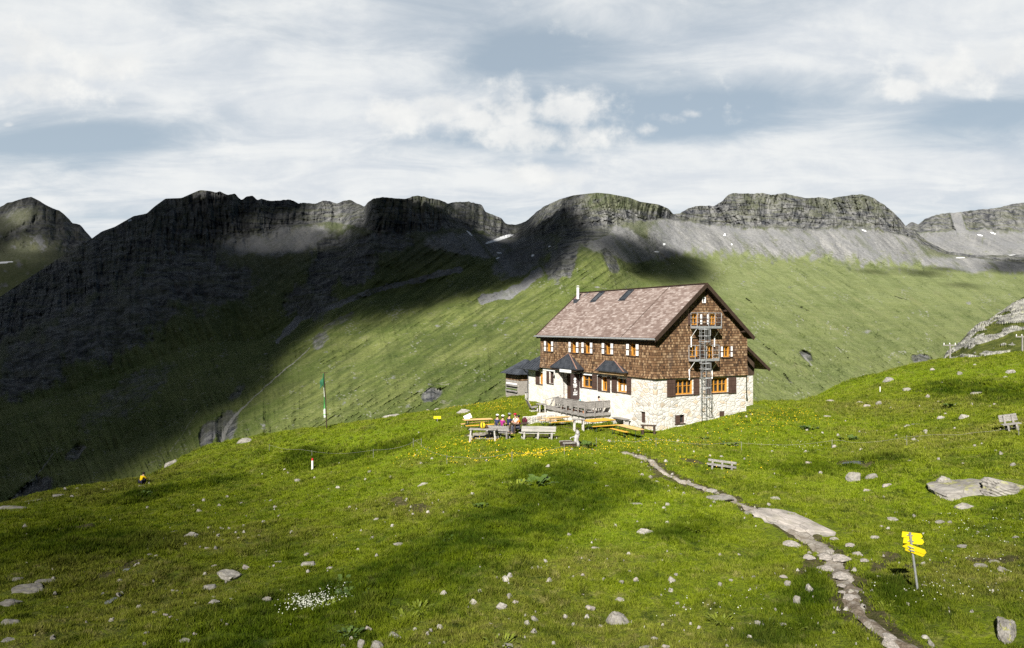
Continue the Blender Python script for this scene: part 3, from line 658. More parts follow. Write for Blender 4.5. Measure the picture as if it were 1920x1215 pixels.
def mat_shingle():
    m, t = new_mat('wood_shingles'); a, z = wallco(t)
    wob = t.noise(objco(t), 2.0, 3, .5)
    v = t.comb(t.math('ADD', a, t.math('MULTIPLY', wob, .12)), t.math('ADD', z, t.math('MULTIPLY', wob, .05)), 0)
    br = t.n('ShaderNodeTexBrick', {'Vector': v, 'Color1': (0, 0, 0, 1), 'Color2': (1, 1, 1, 1), 'Mortar': (.5, .5, .5, 1), 'Scale': 1.0, 'Mortar Size': .010, 'Mortar Smooth': .2, 'Bias': 0, 'Brick Width': .165, 'Row Height': .205}, offset=.37, squash=1.0)
    rnd = t.sep(br.outputs['Color'])[0]
    big = t.noise(objco(t), .9, 4, .6); fine = t.noise(t.mapping(objco(t), (9, 9, 1.5)), 3.0, 4, .6)
    k = t.math('ADD', t.math('MULTIPLY', rnd, .62), t.math('ADD', t.math('MULTIPLY', big, .55), t.math('MULTIPLY', fine, .22)))
    c = t.mix(t.ramp(k, .25, .72), (.042, .026, .017), (.170, .095, .048))
    c = t.mix(t.ramp(k, .70, 1.12), c, (.38, .262, .152))
    grey = t.noise(objco(t), .45, 3, .6)
    c = t.mix(t.ramp(grey, .55, .75, 0, .5), c, (.135, .115, .100))
    c = t.mix(br.outputs['Fac'], c, (.016, .010, .007))
    zz = t.math('FRACT', t.math('DIVIDE', z, .205))
    h = t.math('ADD', t.math('MULTIPLY', t.math('SUBTRACT', 1.0, br.outputs['Fac']), .6), t.math('SUBTRACT', t.math('MULTIPLY', rnd, .5), t.math('MULTIPLY', zz, .6)))
    finish(t, c, .8, t.bump(h, .8, .03), .2)
    return m
def mat_stonewall(name='whitewashed_stone', plaster=.5):
    m, t = new_mat(name); a, z = wallco(t)
    w = t.noise(objco(t), 1.6, 4, .6)
    v = t.comb(t.math('ADD', a, t.math('MULTIPLY', w, .5)), t.math('MULTIPLY', t.math('ADD', z, t.math('MULTIPLY', w, .3)), 1.75), 0)
    vo = t.n('ShaderNodeTexVoronoi', {'Vector': v, 'Scale': 2.1, 'Randomness': .9}); ed = t.n('ShaderNodeTexVoronoi', {'Vector': v, 'Scale': 2.1, 'Randomness': .9}, feature='DISTANCE_TO_EDGE').outputs['Distance']
    rnd = t.sep(vo.outputs['Color'])[0:2]
    fine = t.noise(objco(t), 7, 5, .65); mid = t.noise(objco(t), 1.1, 4, .6)
    c = t.mix(t.ramp(fine, .3, .7), tuple(c*(1+.32*plaster) for c in (.49, .465, .42)), tuple(c*(1+.18*plaster) for c in (.68, .66, .61)))
    och = t.math('MULTIPLY', t.ramp(rnd[0], .80, .88), t.ramp(fine, .35, .6))
    c = t.mix(t.math('MULTIPLY', och, .75-.6*plaster), c, (.52, .33, .13))
    c = t.mix(t.math('MULTIPLY', t.ramp(rnd[1], .78, .95), .5*(1-plaster*.7)), c, (.27, .26, .24))
    joint = t.math('MULTIPLY', t.ramp(ed, .0, .055, 1, 0), t.ramp(t.math('ADD', mid, t.math('MULTIPLY', fine, .4)), .52, .8))
    c = t.mix(t.math('MULTIPLY', joint, .62*(1-plaster*.75)), c, (.21, .19, .16))
    c = t.mix(t.ramp(t.noise(objco(t), 3.2, 5, .7), .60, .72, 0, .4*(1-plaster)), c, (.42, .38, .30))
    h = t.math('ADD', t.ramp(ed, 0, .14), t.math('MULTIPLY', fine, .6))
    finish(t, c, .9, t.bump(h, .55-.4*plaster, .05), .15)
    return m
def mat_roof():
    m, t = new_mat('larch_roof_shakes'); x, y, z = t.sep(objco(t))[0:3]
    v = t.comb(y, t.math('MULTIPLY', z, 1.553), 0)
    br = t.n('ShaderNodeTexBrick', {'Vector': v, 'Color1': (0, 0, 0, 1), 'Color2': (1, 1, 1, 1), 'Mortar': (.5, .5, .5, 1), 'Scale': 1.0, 'Mortar Size': .008, 'Mortar Smooth': .3, 'Brick Width': .34, 'Row Height': .20}, offset=.43)
    rnd = t.sep(br.outputs['Color'])[0]
    st = t.noise(t.mapping(v, (.55, 3.2, 1)), 1.6, 6, .7); big = t.noise(v, .5, 4, .6)
    c = t.mix(t.ramp(t.math('ADD', t.math('MULTIPLY', rnd, .35), t.math('MULTIPLY', big, .65)), .2, .8), (.140, .098, .083), (.262, .205, .180))
    c = t.mix(t.math('MULTIPLY', t.ramp(t.math('ADD', t.math('MULTIPLY', st, .8), t.math('MULTIPLY', rnd, .2)), .50, .66), t.ramp(big, .3, .6, .35, .95)), c, (.365, .315, .290))
    row = t.math('FRACT', t.math('DIVIDE', t.math('MULTIPLY', z, 1.553), .20))
    c = t.mix(t.math('MULTIPLY', br.outputs['Fac'], .85), c, (.10, .07, .055))
    h = t.math('SUBTRACT', t.math('MULTIPLY', rnd, .35), t.math('MULTIPLY', row, .8))
    finish(t, c, .8, t.bump(h, .7, .03), .2)
    return m
def mat_sheet():
    m, t = new_mat('dark_sheet_metal'); n = t.noise(objco(t), 2.5, 5, .6)
    finish(t, t.mix(t.ramp(n, .3, .7), (.030, .034, .042), (.066, .072, .084)), .42, t.bump(n, .15, .02), .5, .35)
    return m
def mat_glass():
    m, t = new_mat('window_glass'); n = t.noise(objco(t), 1.5, 3, .5)
    finish(t, t.mix(t.ramp(n, .3, .7), (.012, .014, .016), (.040, .042, .044)), .04, t.bump(n, .05, .02), .6)
    return m
M_SHINGLE = mat_shingle(); M_STONE = mat_stonewall('whitewashed_stone', .15); M_PLASTER = mat_stonewall('whitewashed_plaster', .62)
M_ROOF = mat_roof(); M_SHEET = mat_sheet(); M_GLASS = mat_glass()
M_DARKWOOD = mat_wood('dark_stained_wood', (.030, .019, .013), (.062, .040, .028), 2)
M_SHUTTER = mat_wood('brown_shutter_boards', (.058, .034, .026), (.095, .058, .044), 2)
M_OCHRE = mat_wood('ochre_window_wood', (.40, .175, .022), (.62, .300, .048), 2)
M_WHITE = mat_plain('white_paint', (.78, .78, .76), .6, var=.06)
M_GREYWOOD = mat_wood('weathered_grey_wood', (.15, .14, .13), (.34, .32, .295), 1)
M_PALEWOOD = mat_wood('bleached_pale_wood', (.33, .315, .29), (.57, .54, .50), 0)
M_STEEL = mat_plain('galvanised_steel', (.48, .49, .50), .45, .5, .55)
M_COPPER = mat_plain('copper_flashing', (.36, .215, .165), .5, .4, .4)
M_BROWNDOOR = mat_wood('brown_door_wood', (.028, .014, .009), (.070, .033, .020), 2)
M_LEAN = mat_wood('brown_boards', (.035, .024, .017), (.085, .058, .040), 2)

# ------------------------------------------------------------------ the mountain hut
W, L, ZF, ZE, ZR, OE, OG, OL = 9.445, 17.34, 3.96, 7.06, 11.32, .36, .52, .30
TAN = (ZR-ZE)/(W/2+OE)
hut = empty('mountain_hut', (HX, HY, HZ), HTH)
tag(hut, 'large mountain hut with pinkish shake roof, brown shingled upper storey and whitewashed stone ground floor', 'mountain hut')
PF = lambda x0=0.0: (lambda a, b, d: Vector((x0+d, a, b)))          # front wall: along = Y, inward = +X
PG = lambda y0=0.0: (lambda a, b, d: Vector((a, y0+d, b)))          # gable wall: along = X, inward = +Y
def window(parent, P, a0, a1, b0, b1, rec=.13, cols=2, rows=2, fw=.06, frame=None, glass=True, curtain=False, sill=True):
    mb = MB()
    def q(a_0, a_1, b_0, b_1, d0, d1, mi=0):
        p0, p1 = P(a_0, b_0, d0), P(a_1, b_1, d1); mb.box(p0.x, p1.x, p0.y, p1.y, p0.z, p1.z, mi)
    e = .002
    q(a0+e, a0+fw, b0+e, b1-e, rec-.10, rec+.05); q(a1-fw, a1-e, b0+e, b1-e, rec-.10, rec+.05)
    q(a0+fw, a1-fw, b0+e, b0+fw, rec-.10, rec+.05); q(a0+fw, a1-fw, b1-fw, b1-e, rec-.10, rec+.05)
    for k in range(1, cols):
        c = a0+(a1-a0)*k/cols; w_ = .05 if (cols > 2 and k == cols//2) else .028
        q(c-w_, c+w_, b0+fw, b1-fw, rec-.03, rec+.045)
    for k in range(1, rows):
        c = b0+(b1-b0)*(k/rows if rows > 2 else .56)
        q(a0+fw, a1-fw, c-.016, c+.016, rec-.02, rec+.04)
    fo = mb.build('window', frame or M_OCHRE, parent)
    mb = MB(); q(a0+fw*.5, a1-fw*.5, b0+fw*.5, b1-fw*.5, rec+.052, rec+.075); mb.build('pane', M_GLASS, fo)
    if curtain:
        mb = MB(); q(a0+fw+.05, (a0+a1)/2-.08, b0+fw, b0+.55*(b1-b0), rec+.046, rec+.0515); q((a0+a1)/2+.06, a1-fw-.15, b0+fw, b0+.5*(b1-b0), rec+.046, rec+.0515); mb.build('curtain', M_WHITE, fo)
    if sill:
        mb = MB(); q(a0-.05, a1+.05, b0-.07, b0-.004, -.07, rec-.02); mb.build('sill', M_SHUTTER, fo)
    return fo
def shutter(parent, P, a0, a1, b0, b1, white=False, off=.05):
    mb = MB()
    def q(a_0, a_1, b_0, b_1, d0, d1, mi=0):
        p0, p1 = P(a_0, b_0, d0), P(a_1, b_1, d1); mb.box(p0.x, p1.x, p0.y, p1.y, p0.z, p1.z, mi)
    q(a0, a1, b0, b1, -off-.035, -off)
    if white:
        m_ = (b0+b1)/2
        q(a0+.03, a1-.03, b0+.05, m_-.05, -off-.042, -off-.0355, 1); q(a0+.03, a1-.03, m_+.05, b1-.05, -off-.042, -off-.0355, 1)
    else:
        for zc in (b0+.18*(b1-b0), b0+.5*(b1-b0), b0+.82*(b1-b0)): q(a0+.02, a1-.02, zc-.035, zc+.035, -off-.05, -off-.0355)
    return mb.build('shutter', [M_SHUTTER, M_WHITE], parent)

# walls of the ground floor
FG = [(8.47,10.0,2.58,3.76),(6.24,7.0,2.50,3.72),(3.54,4.80,2.58,3.74)]            # front windows
DOOR = (10.95,13.05,.76,3.60); SIDEW = (14.98,15.72,2.50,3.62); BASEW = (1.17,1.79,.40,1.28)
mb = MB(); mb.holed([(2.9,-1.6),(L-.32,-1.6),(L-.32,ZF+.1),(2.9,ZF+.1)], FG+[DOOR,SIDEW], PF(0), .30)
mb.build('plaster_wall', M_PLASTER, hut)
GGW = [(1.93,3.68,2.62,3.80),(5.60,7.37,2.62,3.80),(1.93,2.88,.40,1.05),(6.52,7.05,.56,1.10)]
mb = MB(); mb.holed([(-.03,-1.6),(2.9,-1.6),(2.9,ZF+.1),(-.03,ZF+.1)], [BASEW], PF(-.03), .35)
mb.holed([(-.03,-1.6),(W,-1.6),(W,ZF+.1),(-.03,ZF+.1)], GGW, PG(-.03), .30)
mb.add([(-.03,2.9,-1.6),(0,2.9,-1.6),(0,2.9,ZF+.1),(-.03,2.9,ZF+.1)], [(0,1,2,3)])
mb.add([(W,-.03,-1.6),(W,L,-1.6),(W,L,ZF+.1),(W,-.03,ZF+.1),(0,L-.32,-1.6),(0,L-.32,ZF+.1)], [(0,1,2,3),(1,4,5,2)])
mb.build('stone_wall', M_STONE, hut)
# shingled upper storey, a hand's breadth proud, flaring a little at its foot
FU = [(15.22,16.03,5.53,6.52),(10.87,11.62,5.56,6.53),(8.67,9.49,5.57,6.54),(5.63,6.38,5.60,6.54),(2.24,2.97,5.60,6.55)]
GU = [(3.48,4.20,8.07,8.95),(5.46,6.10,8.07,8.95),(3.34,4.16,5.52,6.42),(5.19,5.85,5.36,6.42),(6.80,7.51,5.46,6.37),(4.63,4.98,9.80,10.27)]
ET = ZE+OE*TAN-.19
mb = MB()
mb.holed([(-.10,ZF+.5),(L,ZF+.5),(L,ET),(-.10,ET)], FU, PF(-.10), .32)
zr_ = ZR-.19
mb.holed([(-.10,ZF+.5),(W+.06,ZF+.5),(W+.06,ET-.05),(W/2,zr_),(-.10,ET-.05)], GU, PG(-.10), .32)
fl = .10                                                                          # the flare
A_ = [(-.10,-.10),(-.10,L),(W+.06,L),(W+.06,-.10)]; B_ = [(-.10-fl,-.10-fl),(-.10-fl,L+.02),(W+.06,L+.02),(W+.06,-.10-fl)]
for (i, j) in ((0,1),(3,0)):
    mb.add([(*A_[i],ZF+.5),(*A_[j],ZF+.5),(*B_[j],ZF-.02),(*B_[i],ZF-.02)], [(0,1,2,3)])
mb.add([(*B_[0],ZF-.02),(*B_[1],ZF-.02),(0,L,ZF-.02),(0,0,ZF-.02),(*B_[3],ZF-.02),(W+.06,0,ZF-.02)], [(0,1,2,3),(0,3,5,4)])
mb.add([(-.10,L,ZF-.02),(W+.06,L,ZF-.02),(W+.06,L,ET-.05),(W/2,L,zr_),(-.10,L,ET-.05)], [(0,1,2,3,4)])
mb.add([(W+.06,-.10,ZF-.02),(W+.06,L,ZF-.02),(W+.06,L,ET-.05),(W+.06,-.10,ET-.05)], [(0,1,2,3)])
mb.build('shingle_wall', M_SHINGLE, hut, recalc=False)
mb = MB(); mb.box(-.045, -.005, 3.0, L-.4, ZF-.30, ZF-.20); mb.build('white_ledge', M_WHITE, hut)
# upper windows
for (a0, a1, b0, b1) in FU:
    window(hut, PF(-.10), a0, a1, b0, b1, .22, 2, 2, .07)
    shutter(hut, PF(-.10), a0-.46, a0-.06, b0-.02, b1+.02, True); shutter(hut, PF(-.10), a1+.06, a1+.46, b0-.02, b1+.02, True)
for k, (a0, a1, b0, b1) in enumerate(GU[:5]):
    window(hut, PG(-.10), a0, a1, b0, b1, .16, 2, 2, .075)
window(hut, PG(-.10), *GU[5], .06, 1, 1, .05, M_WHITE, sill=False)
for (a0, a1, b0, b1) in ((4.32,4.57,8.07,8.95),(5.02,5.27,8.07,8.95),(6.50,6.76,5.44,6.37),(7.56,7.82,5.44,6.37)):
    shutter(hut, PG(-.10), a0, a1, b0, b1, True)
for (a0, a1, b0, b1) in ((4.24,4.62,5.5,6.4),(6.16,6.48,8.07,8.95),(3.12,3.42,8.07,8.95)):
    shutter(hut, PG(-.10), a0, a1, b0, b1)
# ground-floor windows
for k, (a0, a1, b0, b1) in enumerate(FG):
    window(hut, PF(0), a0, a1, b0, b1, .16, 2, 2, .09, curtain=(k == 2))
for (a0, a1, b0, b1) in ((7.70,8.43,2.52,3.80),(7.03,7.58,2.46,3.74),(5.80,6.20,2.46,3.74),(4.84,5.56,2.50,3.78),(2.92,3.50,2.52,3.80),(10.04,10.36,2.50,3.76)):
    shutter(hut, PF(0), a0, a1, b0, b1)
window(hut, PF(0), *SIDEW, .2, 2, 2, .08, M_SHUTTER); shutter(hut, PF(0), 15.76, 16.2, 2.45, 3.66)
for (a0, a1, b0, b1) in GGW[:2]:
    window(hut, PG(-.03), a0, a1, b0, b1, .16, 4, 2, .09)
for (a0, a1, b0, b1) in ((1.08,1.90,2.52,3.82),(3.74,4.34,2.55,3.82),(4.95,5.56,2.55,3.82),(7.43,8.28,2.50,3.80)):
    shutter(hut, PG(-.03), a0, a1, b0, b1)
window(hut, PG(-.03), *GGW[2], .16, 2, 1, .06, M_SHUTTER); shutter(hut, PG(-.03), 1.95, 2.38, .42, 1.03, False, .02)
window(hut, PG(-.03), *GGW[3], .14, 1, 1, .06, M_SHUTTER, sill=False); shutter(hut, PG(-.03), 6.55, 7.02, .58, 1.07, False, -.02)
mb = MB(); mb.box(.12, .18, BASEW[0]+.002, BASEW[1]-.002, BASEW[2]+.002, BASEW[3]-.002)
for k in range(4): mb.box(.10, .12, BASEW[0]+.03+k*.145, BASEW[0]+.155+k*.145, BASEW[2]+.03, BASEW[3]-.03)
tag(mb.build('cellar_door', M_SHUTTER, hut), 'small brown cellar door')
# entrance: dark doorway, leaf swung open towards the yard, white pier
mb = MB(); mb.box(.32, .40, DOOR[0]+.002, DOOR[1]-.002, DOOR[2]+.002, DOOR[3]-.002)
mb.box(.26, .32, DOOR[0]+.30, DOOR[0]+1.15, DOOR[2]+.03, DOOR[3]-.75); mb.box(.27, .318, DOOR[0]+1.2, DOOR[1]-.1, DOOR[2]+.03, DOOR[3]-.75)
mb.box(.27, .318, DOOR[0]+.3, DOOR[1]-.1, DOOR[3]-.65, DOOR[3]-.12)
dr = mb.build('door', M_BROWNDOOR, hut)
mb = MB(); mb.tube([(.22,DOOR[0]+.4,1.85),(.22,DOOR[0]+.52,1.85)], .02); mb.box(.22, .26, DOOR[0]+.38, DOOR[0]+.42, 1.78, 1.92); mb.build('handle', M_STEEL, dr)
mb = MB(); mb.box(-.05, .29, DOOR[1]+.004, DOOR[1]+.12, DOOR[2], DOOR[3]+.1); mb.box(-.05, .29, DOOR[0]-.12, DOOR[0]-.004, DOOR[2], DOOR[3]+.1); mb.box(-.05, .29, DOOR[0]-.12, DOOR[1]+.12, DOOR[3]+.102, DOOR[3]+.22)
mb.build('door_frame', M_GREYWOOD, hut)
LY = 10.46
mb = MB(); mb.box(-.95, -.06, LY, LY+.05, 1.02, 3.72)
leaf = mb.build('door_leaf', mat_plain('leaf_brown', (.052, .036, .034), .5), hut); tag(leaf, 'open dark brown door leaf with a white emblem and lines of lettering')
# emblem and lettering painted on the leaf
mb = MB()
def disc(cx, cz, r, n=16, hole=0): mb.prism([(cx+r*math.cos(k*2*math.pi/n), LY-.004, cz+r*math.sin(k*2*math.pi/n)) for k in range(n)], (0, .003, 0))
disc(-.52, 3.24, .135); disc(-.52, 3.02, .125)
mb.box(-.59, -.45, LY-.004, LY-.001, 3.08, 3.16)
rng = random.Random(3)
for zc, x0, x1, h in ((2.79,-.72,-.32,.085),(2.66,-.68,-.30,.085),(2.53,-.66,-.36,.05),(2.24,-.56,-.47,.15),(2.06,-.70,-.34,.05),(1.93,-.70,-.40,.05),(1.85,-.72,-.34,.04)):
    x = x0
    while x < x1:
        w_ = rng.uniform(.03, .07); mb.box(x, min(x+w_, x1), LY-.004, LY-.001, zc-h*rng.uniform(.6, 1), zc+h*rng.uniform(.6, 1)); x += w_+.022
mb.box(-.33, -.29, LY-.004, LY-.001, 1.82, 2.22)
mb.build('emblem', M_WHITE, leaf)
mb = MB(); mb.box(-.62, -.002, DOOR[1]+.14, DOOR[1]+.66, -1.2, 3.86); mb.build('entrance_pier', M_PLASTER, hut)
# hipped sheet-metal roof over the entrance, canopy over the middle window
def hip(name, y0, y1, x0, ze, ty0, ty1, zt, seams, th=.10):
    mb = MB(); xw = -.22
    e = [(xw,y0,ze),(x0,y0,ze),(x0,y1,ze),(xw,y1,ze)]; tp = [(-.12,ty0,zt),(-.12,ty1,zt)]
    if abs(ty0-ty1) < .05: vs = e+[tp[0]]; fs = [(0,1,4),(1,2,4),(2,3,4)]
    else: vs = e+tp; fs = [(0,1,4),(1,2,5,4),(2,3,5)]
    vs = vs+[(v[0], v[1], v[2]-th) for v in e]; n = len(vs)-4
    fs += [(0,n,n+1,1),(1,n+1,n+2,2),(2,n+2,n+3,3),(n,n+3,n+2,n+1)]
    mb.add(vs, fs); r_ = mb.build(name, M_SHEET, hut)
    mb = MB()
    T0, T1 = Vector(tp[0]), Vector(tp[1])
    for k in range(1, seams):
        q = k/seams; a = Vector((x0, y0+(y1-y0)*q, ze+.012)); b = T0.lerp(T1, q)+Vector((0, 0, .012)); a2 = a
        mb.beam(a2, a2.lerp(b, .97), .022, .03)
    mb.build('standing_seam', M_SHEET, r_)
    mb = MB(); mb.beam(Vector((x0, y0, ze+.015)), T0+Vector((0, 0, .015)), .10, .03); mb.build('flashing', M_COPPER, r_); mb = MB(); mb.beam(Vector((x0, y1, ze+.015)), T1+Vector((0, 0, .015)), .10, .03); mb.build('flashing', M_COPPER, r_)
    return r_
hip('entrance_roof', 9.45, 14.05, -1.0, 4.20, 12.1, 12.1, 5.50, 8)
hip('window_canopy', 3.10, 7.0, -.68, 4.30, 5.05, 6.45, 5.08, 6)
mb = MB(); mb.box(-.92, -.78, 9.7, 13.9, 3.94, 4.09); mb.box(-.78, -.2, 9.7, 9.84, 3.94, 4.09); mb.box(-.78, -.2, 13.76, 13.9, 3.94, 4.09); mb.build('porch_beam', M_DARKWOOD, hut)
mb = MB(); mb.box(-.965, -.925, 10.45, 12.35, 3.80, 4.08); mb.build('name_board', M_WHITE, hut)
mb = MB(); mb.box(-.52, -.11, 3.3, 6.8, 3.98, 4.19); mb.build('canopy_boarding', mat_wood('honey_boards', (.30, .19, .09), (.52, .37, .20), 1), hut)
mb = MB()
for y_ in (10.2, 13.5): mb = MB(); mb.tube([(-.80,y_,4.0),(-.15,y_,3.2)], .045); mb.build('porch_brace', M_DARKWOOD, hut)

# main roof
def roof_z(x): return ZE+(x+OE)*TAN if x < W/2 else ZE+(W+OE-x)*TAN
mb = MB(); y0, y1 = -OG, L+OL
for (xa, xb) in ((-OE, W/2), (W+OE, W/2)):
    ny = 40; nx = 14
    for side in (0,):
        vs = []; fs = []
        for i in range(ny+1):
            for j in range(nx+1):
                x = xa+(xb-xa)*j/nx; y = y0+(y1-y0)*i/ny
                sag = .018*math.sin(i*.9)*math.sin(j*.7+1) if 0 < j < nx else .0
                vs.append((x, y, roof_z(x)+sag))
        for i in range(ny):
            for j in range(nx): fs.append((i*(nx+1)+j, (i+1)*(nx+1)+j, (i+1)*(nx+1)+j+1, i*(nx+1)+j+1))
        mb.add(vs, fs)
    mb.add([(xa,y0,roof_z(xa)-.16),(xa,y1,roof_z(xa)-.16),(xb,y1,ZR-.16),(xb,y0,ZR-.16)], [(0,1,2,3)], 1)
    mb.add([(xa,y0,roof_z(xa)),(xa,y1,roof_z(xa)),(xa,y1,roof_z(xa)-.16),(xa,y0,roof_z(xa)-.16)], [(0,1,2,3)], 1)
    for y in (y0, y1): mb.add([(xa,y,roof_z(xa)),(xb,y,ZR),(xb,y,ZR-.16),(xa,y,roof_z(xa)-.16)], [(0,1,2,3)], 1)
roof = mb.build('roof', [M_ROOF, M_DARKWOOD], hut, recalc=True)
mb = MB()
for y in (y0-.03, y1+.03):
    for (xa, xb) in ((-OE-.03, W/2), (W+OE+.03, W/2)):
        a = Vector((xa, y, roof_z(xa)-.10)); b = Vector((xb, y, ZR-.10)); mb = MB(); mb.beam(a, b, .055, .30, up=(0, 0, 1)); mb.build('bargeboard', M_DARKWOOD, roof)
mb = MB()
for x in (.6, 2.6, W/2, W-2.6, W-.6): mb = MB(); mb.beam((x, -OG+.02, roof_z(x)-.30), (x, .0, roof_z(x)-.30), .16, .20); mb.build('purlin', M_DARKWOOD, roof)
mb = MB(); mb.box(-OE-.02, -OE+.03, y0+.01, y1-.01, ZE-.30, ZE-.155); mb.build('fascia', M_DARKWOOD, roof)
mb = MB(); mb.tube([(-OE-.10,y0+.02,ZE-.10),(-OE-.10,y1+.12,ZE-.10)], .075, 8); mb.tube([(-OE-.10,y1+.10,ZE-.1),(-OE-.10,y1+.3,ZE-.13)], .06, 8)
mb.build('gutter', M_STEEL, roof)
mb = MB(); mb.beam((W/2,y0,ZR+.02),(W/2,y1,ZR+.02),.26,.07); mb.build('ridge_board', M_DARKWOOD, roof)
mb = MB(); mb.tube([(x_, 3.86, roof_z(x_)+.02) for x_ in (-OE, 1, 2.5, W/2)], .022, 6); mb.tube([(-OE-.02,3.86,ZE),(-OE-.05,3.86,ZE-.25)], .022, 6); mb.build('lightning_cable', M_DARKWOOD, roof)
for yc in (13.5, 8.95):
    yl, yr = yc+.42, yc-.42
    th = math.atan(TAN); d = Vector((math.cos(th), 0, math.sin(th))); nrm = Vector((-math.sin(th), 0, math.cos(th)))
    p = Vector((3.52, 0, roof_z(3.52)))
    M = Matrix((d, Vector((0, 1, 0)), nrm)).transposed().to_4x4(); M.translation = p
    mb = MB(); mb.box(0, 1.35, yr, yr+.09, -.02, .10, M=M); mb.box(0, 1.35, yl-.09, yl, -.02, .10, M=M); mb.box(0, .09, yr+.09, yl-.09, -.02, .10, M=M); mb.box(1.26, 1.35, yr+.09, yl-.09, -.02, .10, M=M); mb.box(-.14, 0, yr-.06, yl+.06, -.02, .04, M=M)
    sk = mb.build('skylight', M_SHEET, roof)
    mb = MB(); mb.box(.09, 1.26, yr+.09, yl-.09, .03, .06, M=M); mb.build('pane', M_GLASS, sk)
mb = MB(); cx, cy = 3.75, 16.55
mb.tube([(cx,cy,10.2),(cx,cy,11.65)], .13, 10); mb.tube([(cx,cy,11.66),(cx,cy,11.74)], .16, 10)
for k in range(4): mb.tube([(cx+.1*math.cos(k*1.57),cy+.1*math.sin(k*1.57),11.74),(cx+.1*math.cos(k*1.57),cy+.1*math.sin(k*1.57),11.90)], .015, 4)
mb.tube([(cx,cy,11.90),(cx,cy,11.96)], [.2, .06], 10)
ch = mb.build('chimney', M_WHITE, roof)
mb = MB(); mb.box(cx-.35, cx+.3, cy-.3, cy+.3, 10.1, 10.62); mb.tube([(cx+.35,cy-.2,10.75),(W/2-.1,cy-.6,11.28)], .05, 6); mb.build('chimney_flashing', M_SHEET, roof)

# fire escape on the gable: two caged landings and ladders
fe = empty('fire_escape', (0, 0, 0), 0, hut)
def landing(x0, x1, zf, zt):
    D = -.88; yb = -.17
    mb = MB(); mb.box(x0, x1, D, yb, zf-.05, zf); mb.box(x0-.01, x1+.01, D-.03, D-.001, zf-.09, zf+.10); mb.box(x0-.03, x0-.011, D, yb, zf-.09, zf+.10); mb.box(x1+.011, x1+.03, D, yb, zf-.09, zf+.10)
    xm = [x0, x0+(x1-x0)*.47, x1]
    for x in xm: mb.tube([(x,D,zf),(x,D,zt)], .028, 6)
    for x in (x0, x1): mb.tube([(x,yb,zf),(x,yb,zt)], .028, 6)
    for z, r in ((zt, .026), (zf+(zt-zf)*.66, .014), (zf+(zt-zf)*.34, .014)):
        mb.tube([(x0,yb,z),(x0,D,z),(x1,D,z),(x1,yb,z)], r, 6)
    mb.build('landing', M_STEEL, fe)
    for x in (x0+.05, x1-.05):
        mb = MB(); mb.tube([(x,D+.05,zf-.08),(x,-.16,zf-.78)], .028, 6); mb.tube([(x,-.155,zf-.72),(x,-.155,zf-1.55)], .05, 6); mb.ball((x,-.16,zf-.85), .075); mb.build('strut', M_WHITE, fe)
landing(3.40, 5.92, 7.87, 9.0); landing(3.20, 5.66, 5.31, 6.46)
def ladder(x0, x1, y, z0, z1, hoops=(), zc0=None):
    mb = MB()
    for x in (x0, x1): mb.box(x-.025, x+.025, y-.018, y+.018, z0, z1)
    z = z0+.2
    while z < z1-.05: mb.tube([(x0,y,z),(x1,y,z)], .014, 5); z += .28
    mb.build('ladder', M_STEEL, fe)
    if hoops:
        mb = MB(); xc = (x0+x1)/2; r = .40; pts = []
        def hp(k, z): a = math.pi*(k/8); return Vector((xc-r*math.cos(a), y-.70*math.sin(a)**.8 if 0 < k < 8 else y, z))
        for z in hoops: mb.tube([hp(k, z) for k in range(9)], .026, 5)
        for k in (1, 3, 4, 5, 7): mb.tube([hp(k, hoops[0]), hp(k, hoops[-1])], .014, 5)
        mb.build('ladder_cage', M_STEEL, fe)
ladder(3.60, 4.10, -.97, 5.30, 7.80, (6.75, 7.2, 7.72)); ladder(3.72, 4.22, -.97, .90, 5.25, (2.45, 3.2, 3.95, 4.65, 5.1))
mb = MB(); mb.tube([(4.0,-.97,6.9),(4.5,-1.2,6.6)], .02); mb.tube([(3.75,-.97,6.58),(4.65,-1.0,6.58),(4.65,-1.0,7.7)], .022, 6); mb.build('guard_bar', M_STEEL, fe); mb = MB(); mb.tube([(4.3,-1.5,2.3),(4.9,-1.2,1.75),(5.1,-.6,1.6)], .02, 6); mb.tube([(5.1,-.6,1.6),(5.1,-.6,2.6)], .02); mb.build('guard_bar', M_STEEL, fe)

# lean-to at the back, low wing at the far end
mb = MB(); mb.holed([(W+.002,-1.5),(12.35,-1.5),(12.35,3.72),(W+.002,3.72)], [], PG(2.0), .2); mb.add([(12.35,2,-1.5),(12.35,8,-1.5),(12.35,8,3.72),(12.35,2,3.72)], [(0,1,2,3)]); mb.add([(12.35,8,-1.5),(W+.002,8,-1.5),(W+.002,8,3.72),(12.35,8,3.72)], [(0,1,2,3)])
mb.build('lean_to_wall', M_STONE, hut)
mb = MB(); mb.add([(W+.062,1.95,3.722),(12.45,1.95,3.722),(12.45,1.95,5.02),(W+.062,1.95,7.0)], [(0,1,2,3)]); mb.add([(12.45,1.95,3.722),(12.45,8.05,3.722),(12.45,8.05,5.02),(12.45,1.95,5.02)], [(0,1,2,3)])
mb.build('lean_to_boarding', M_LEAN, hut)
mb = MB(); mb.prism([(9.65,1.5,7.30),(13.75,1.5,4.25),(13.75,8.4,4.25),(9.65,8.4,7.30)], (-.06, 0, -.09)); lr = mb.build('lean_to_roof', M_ROOF, hut)
mb = MB(); mb.beam((9.7,1.45,7.16),(13.8,1.45,4.12),.06,.26); mb.build('bargeboard', M_DARKWOOD, lr)
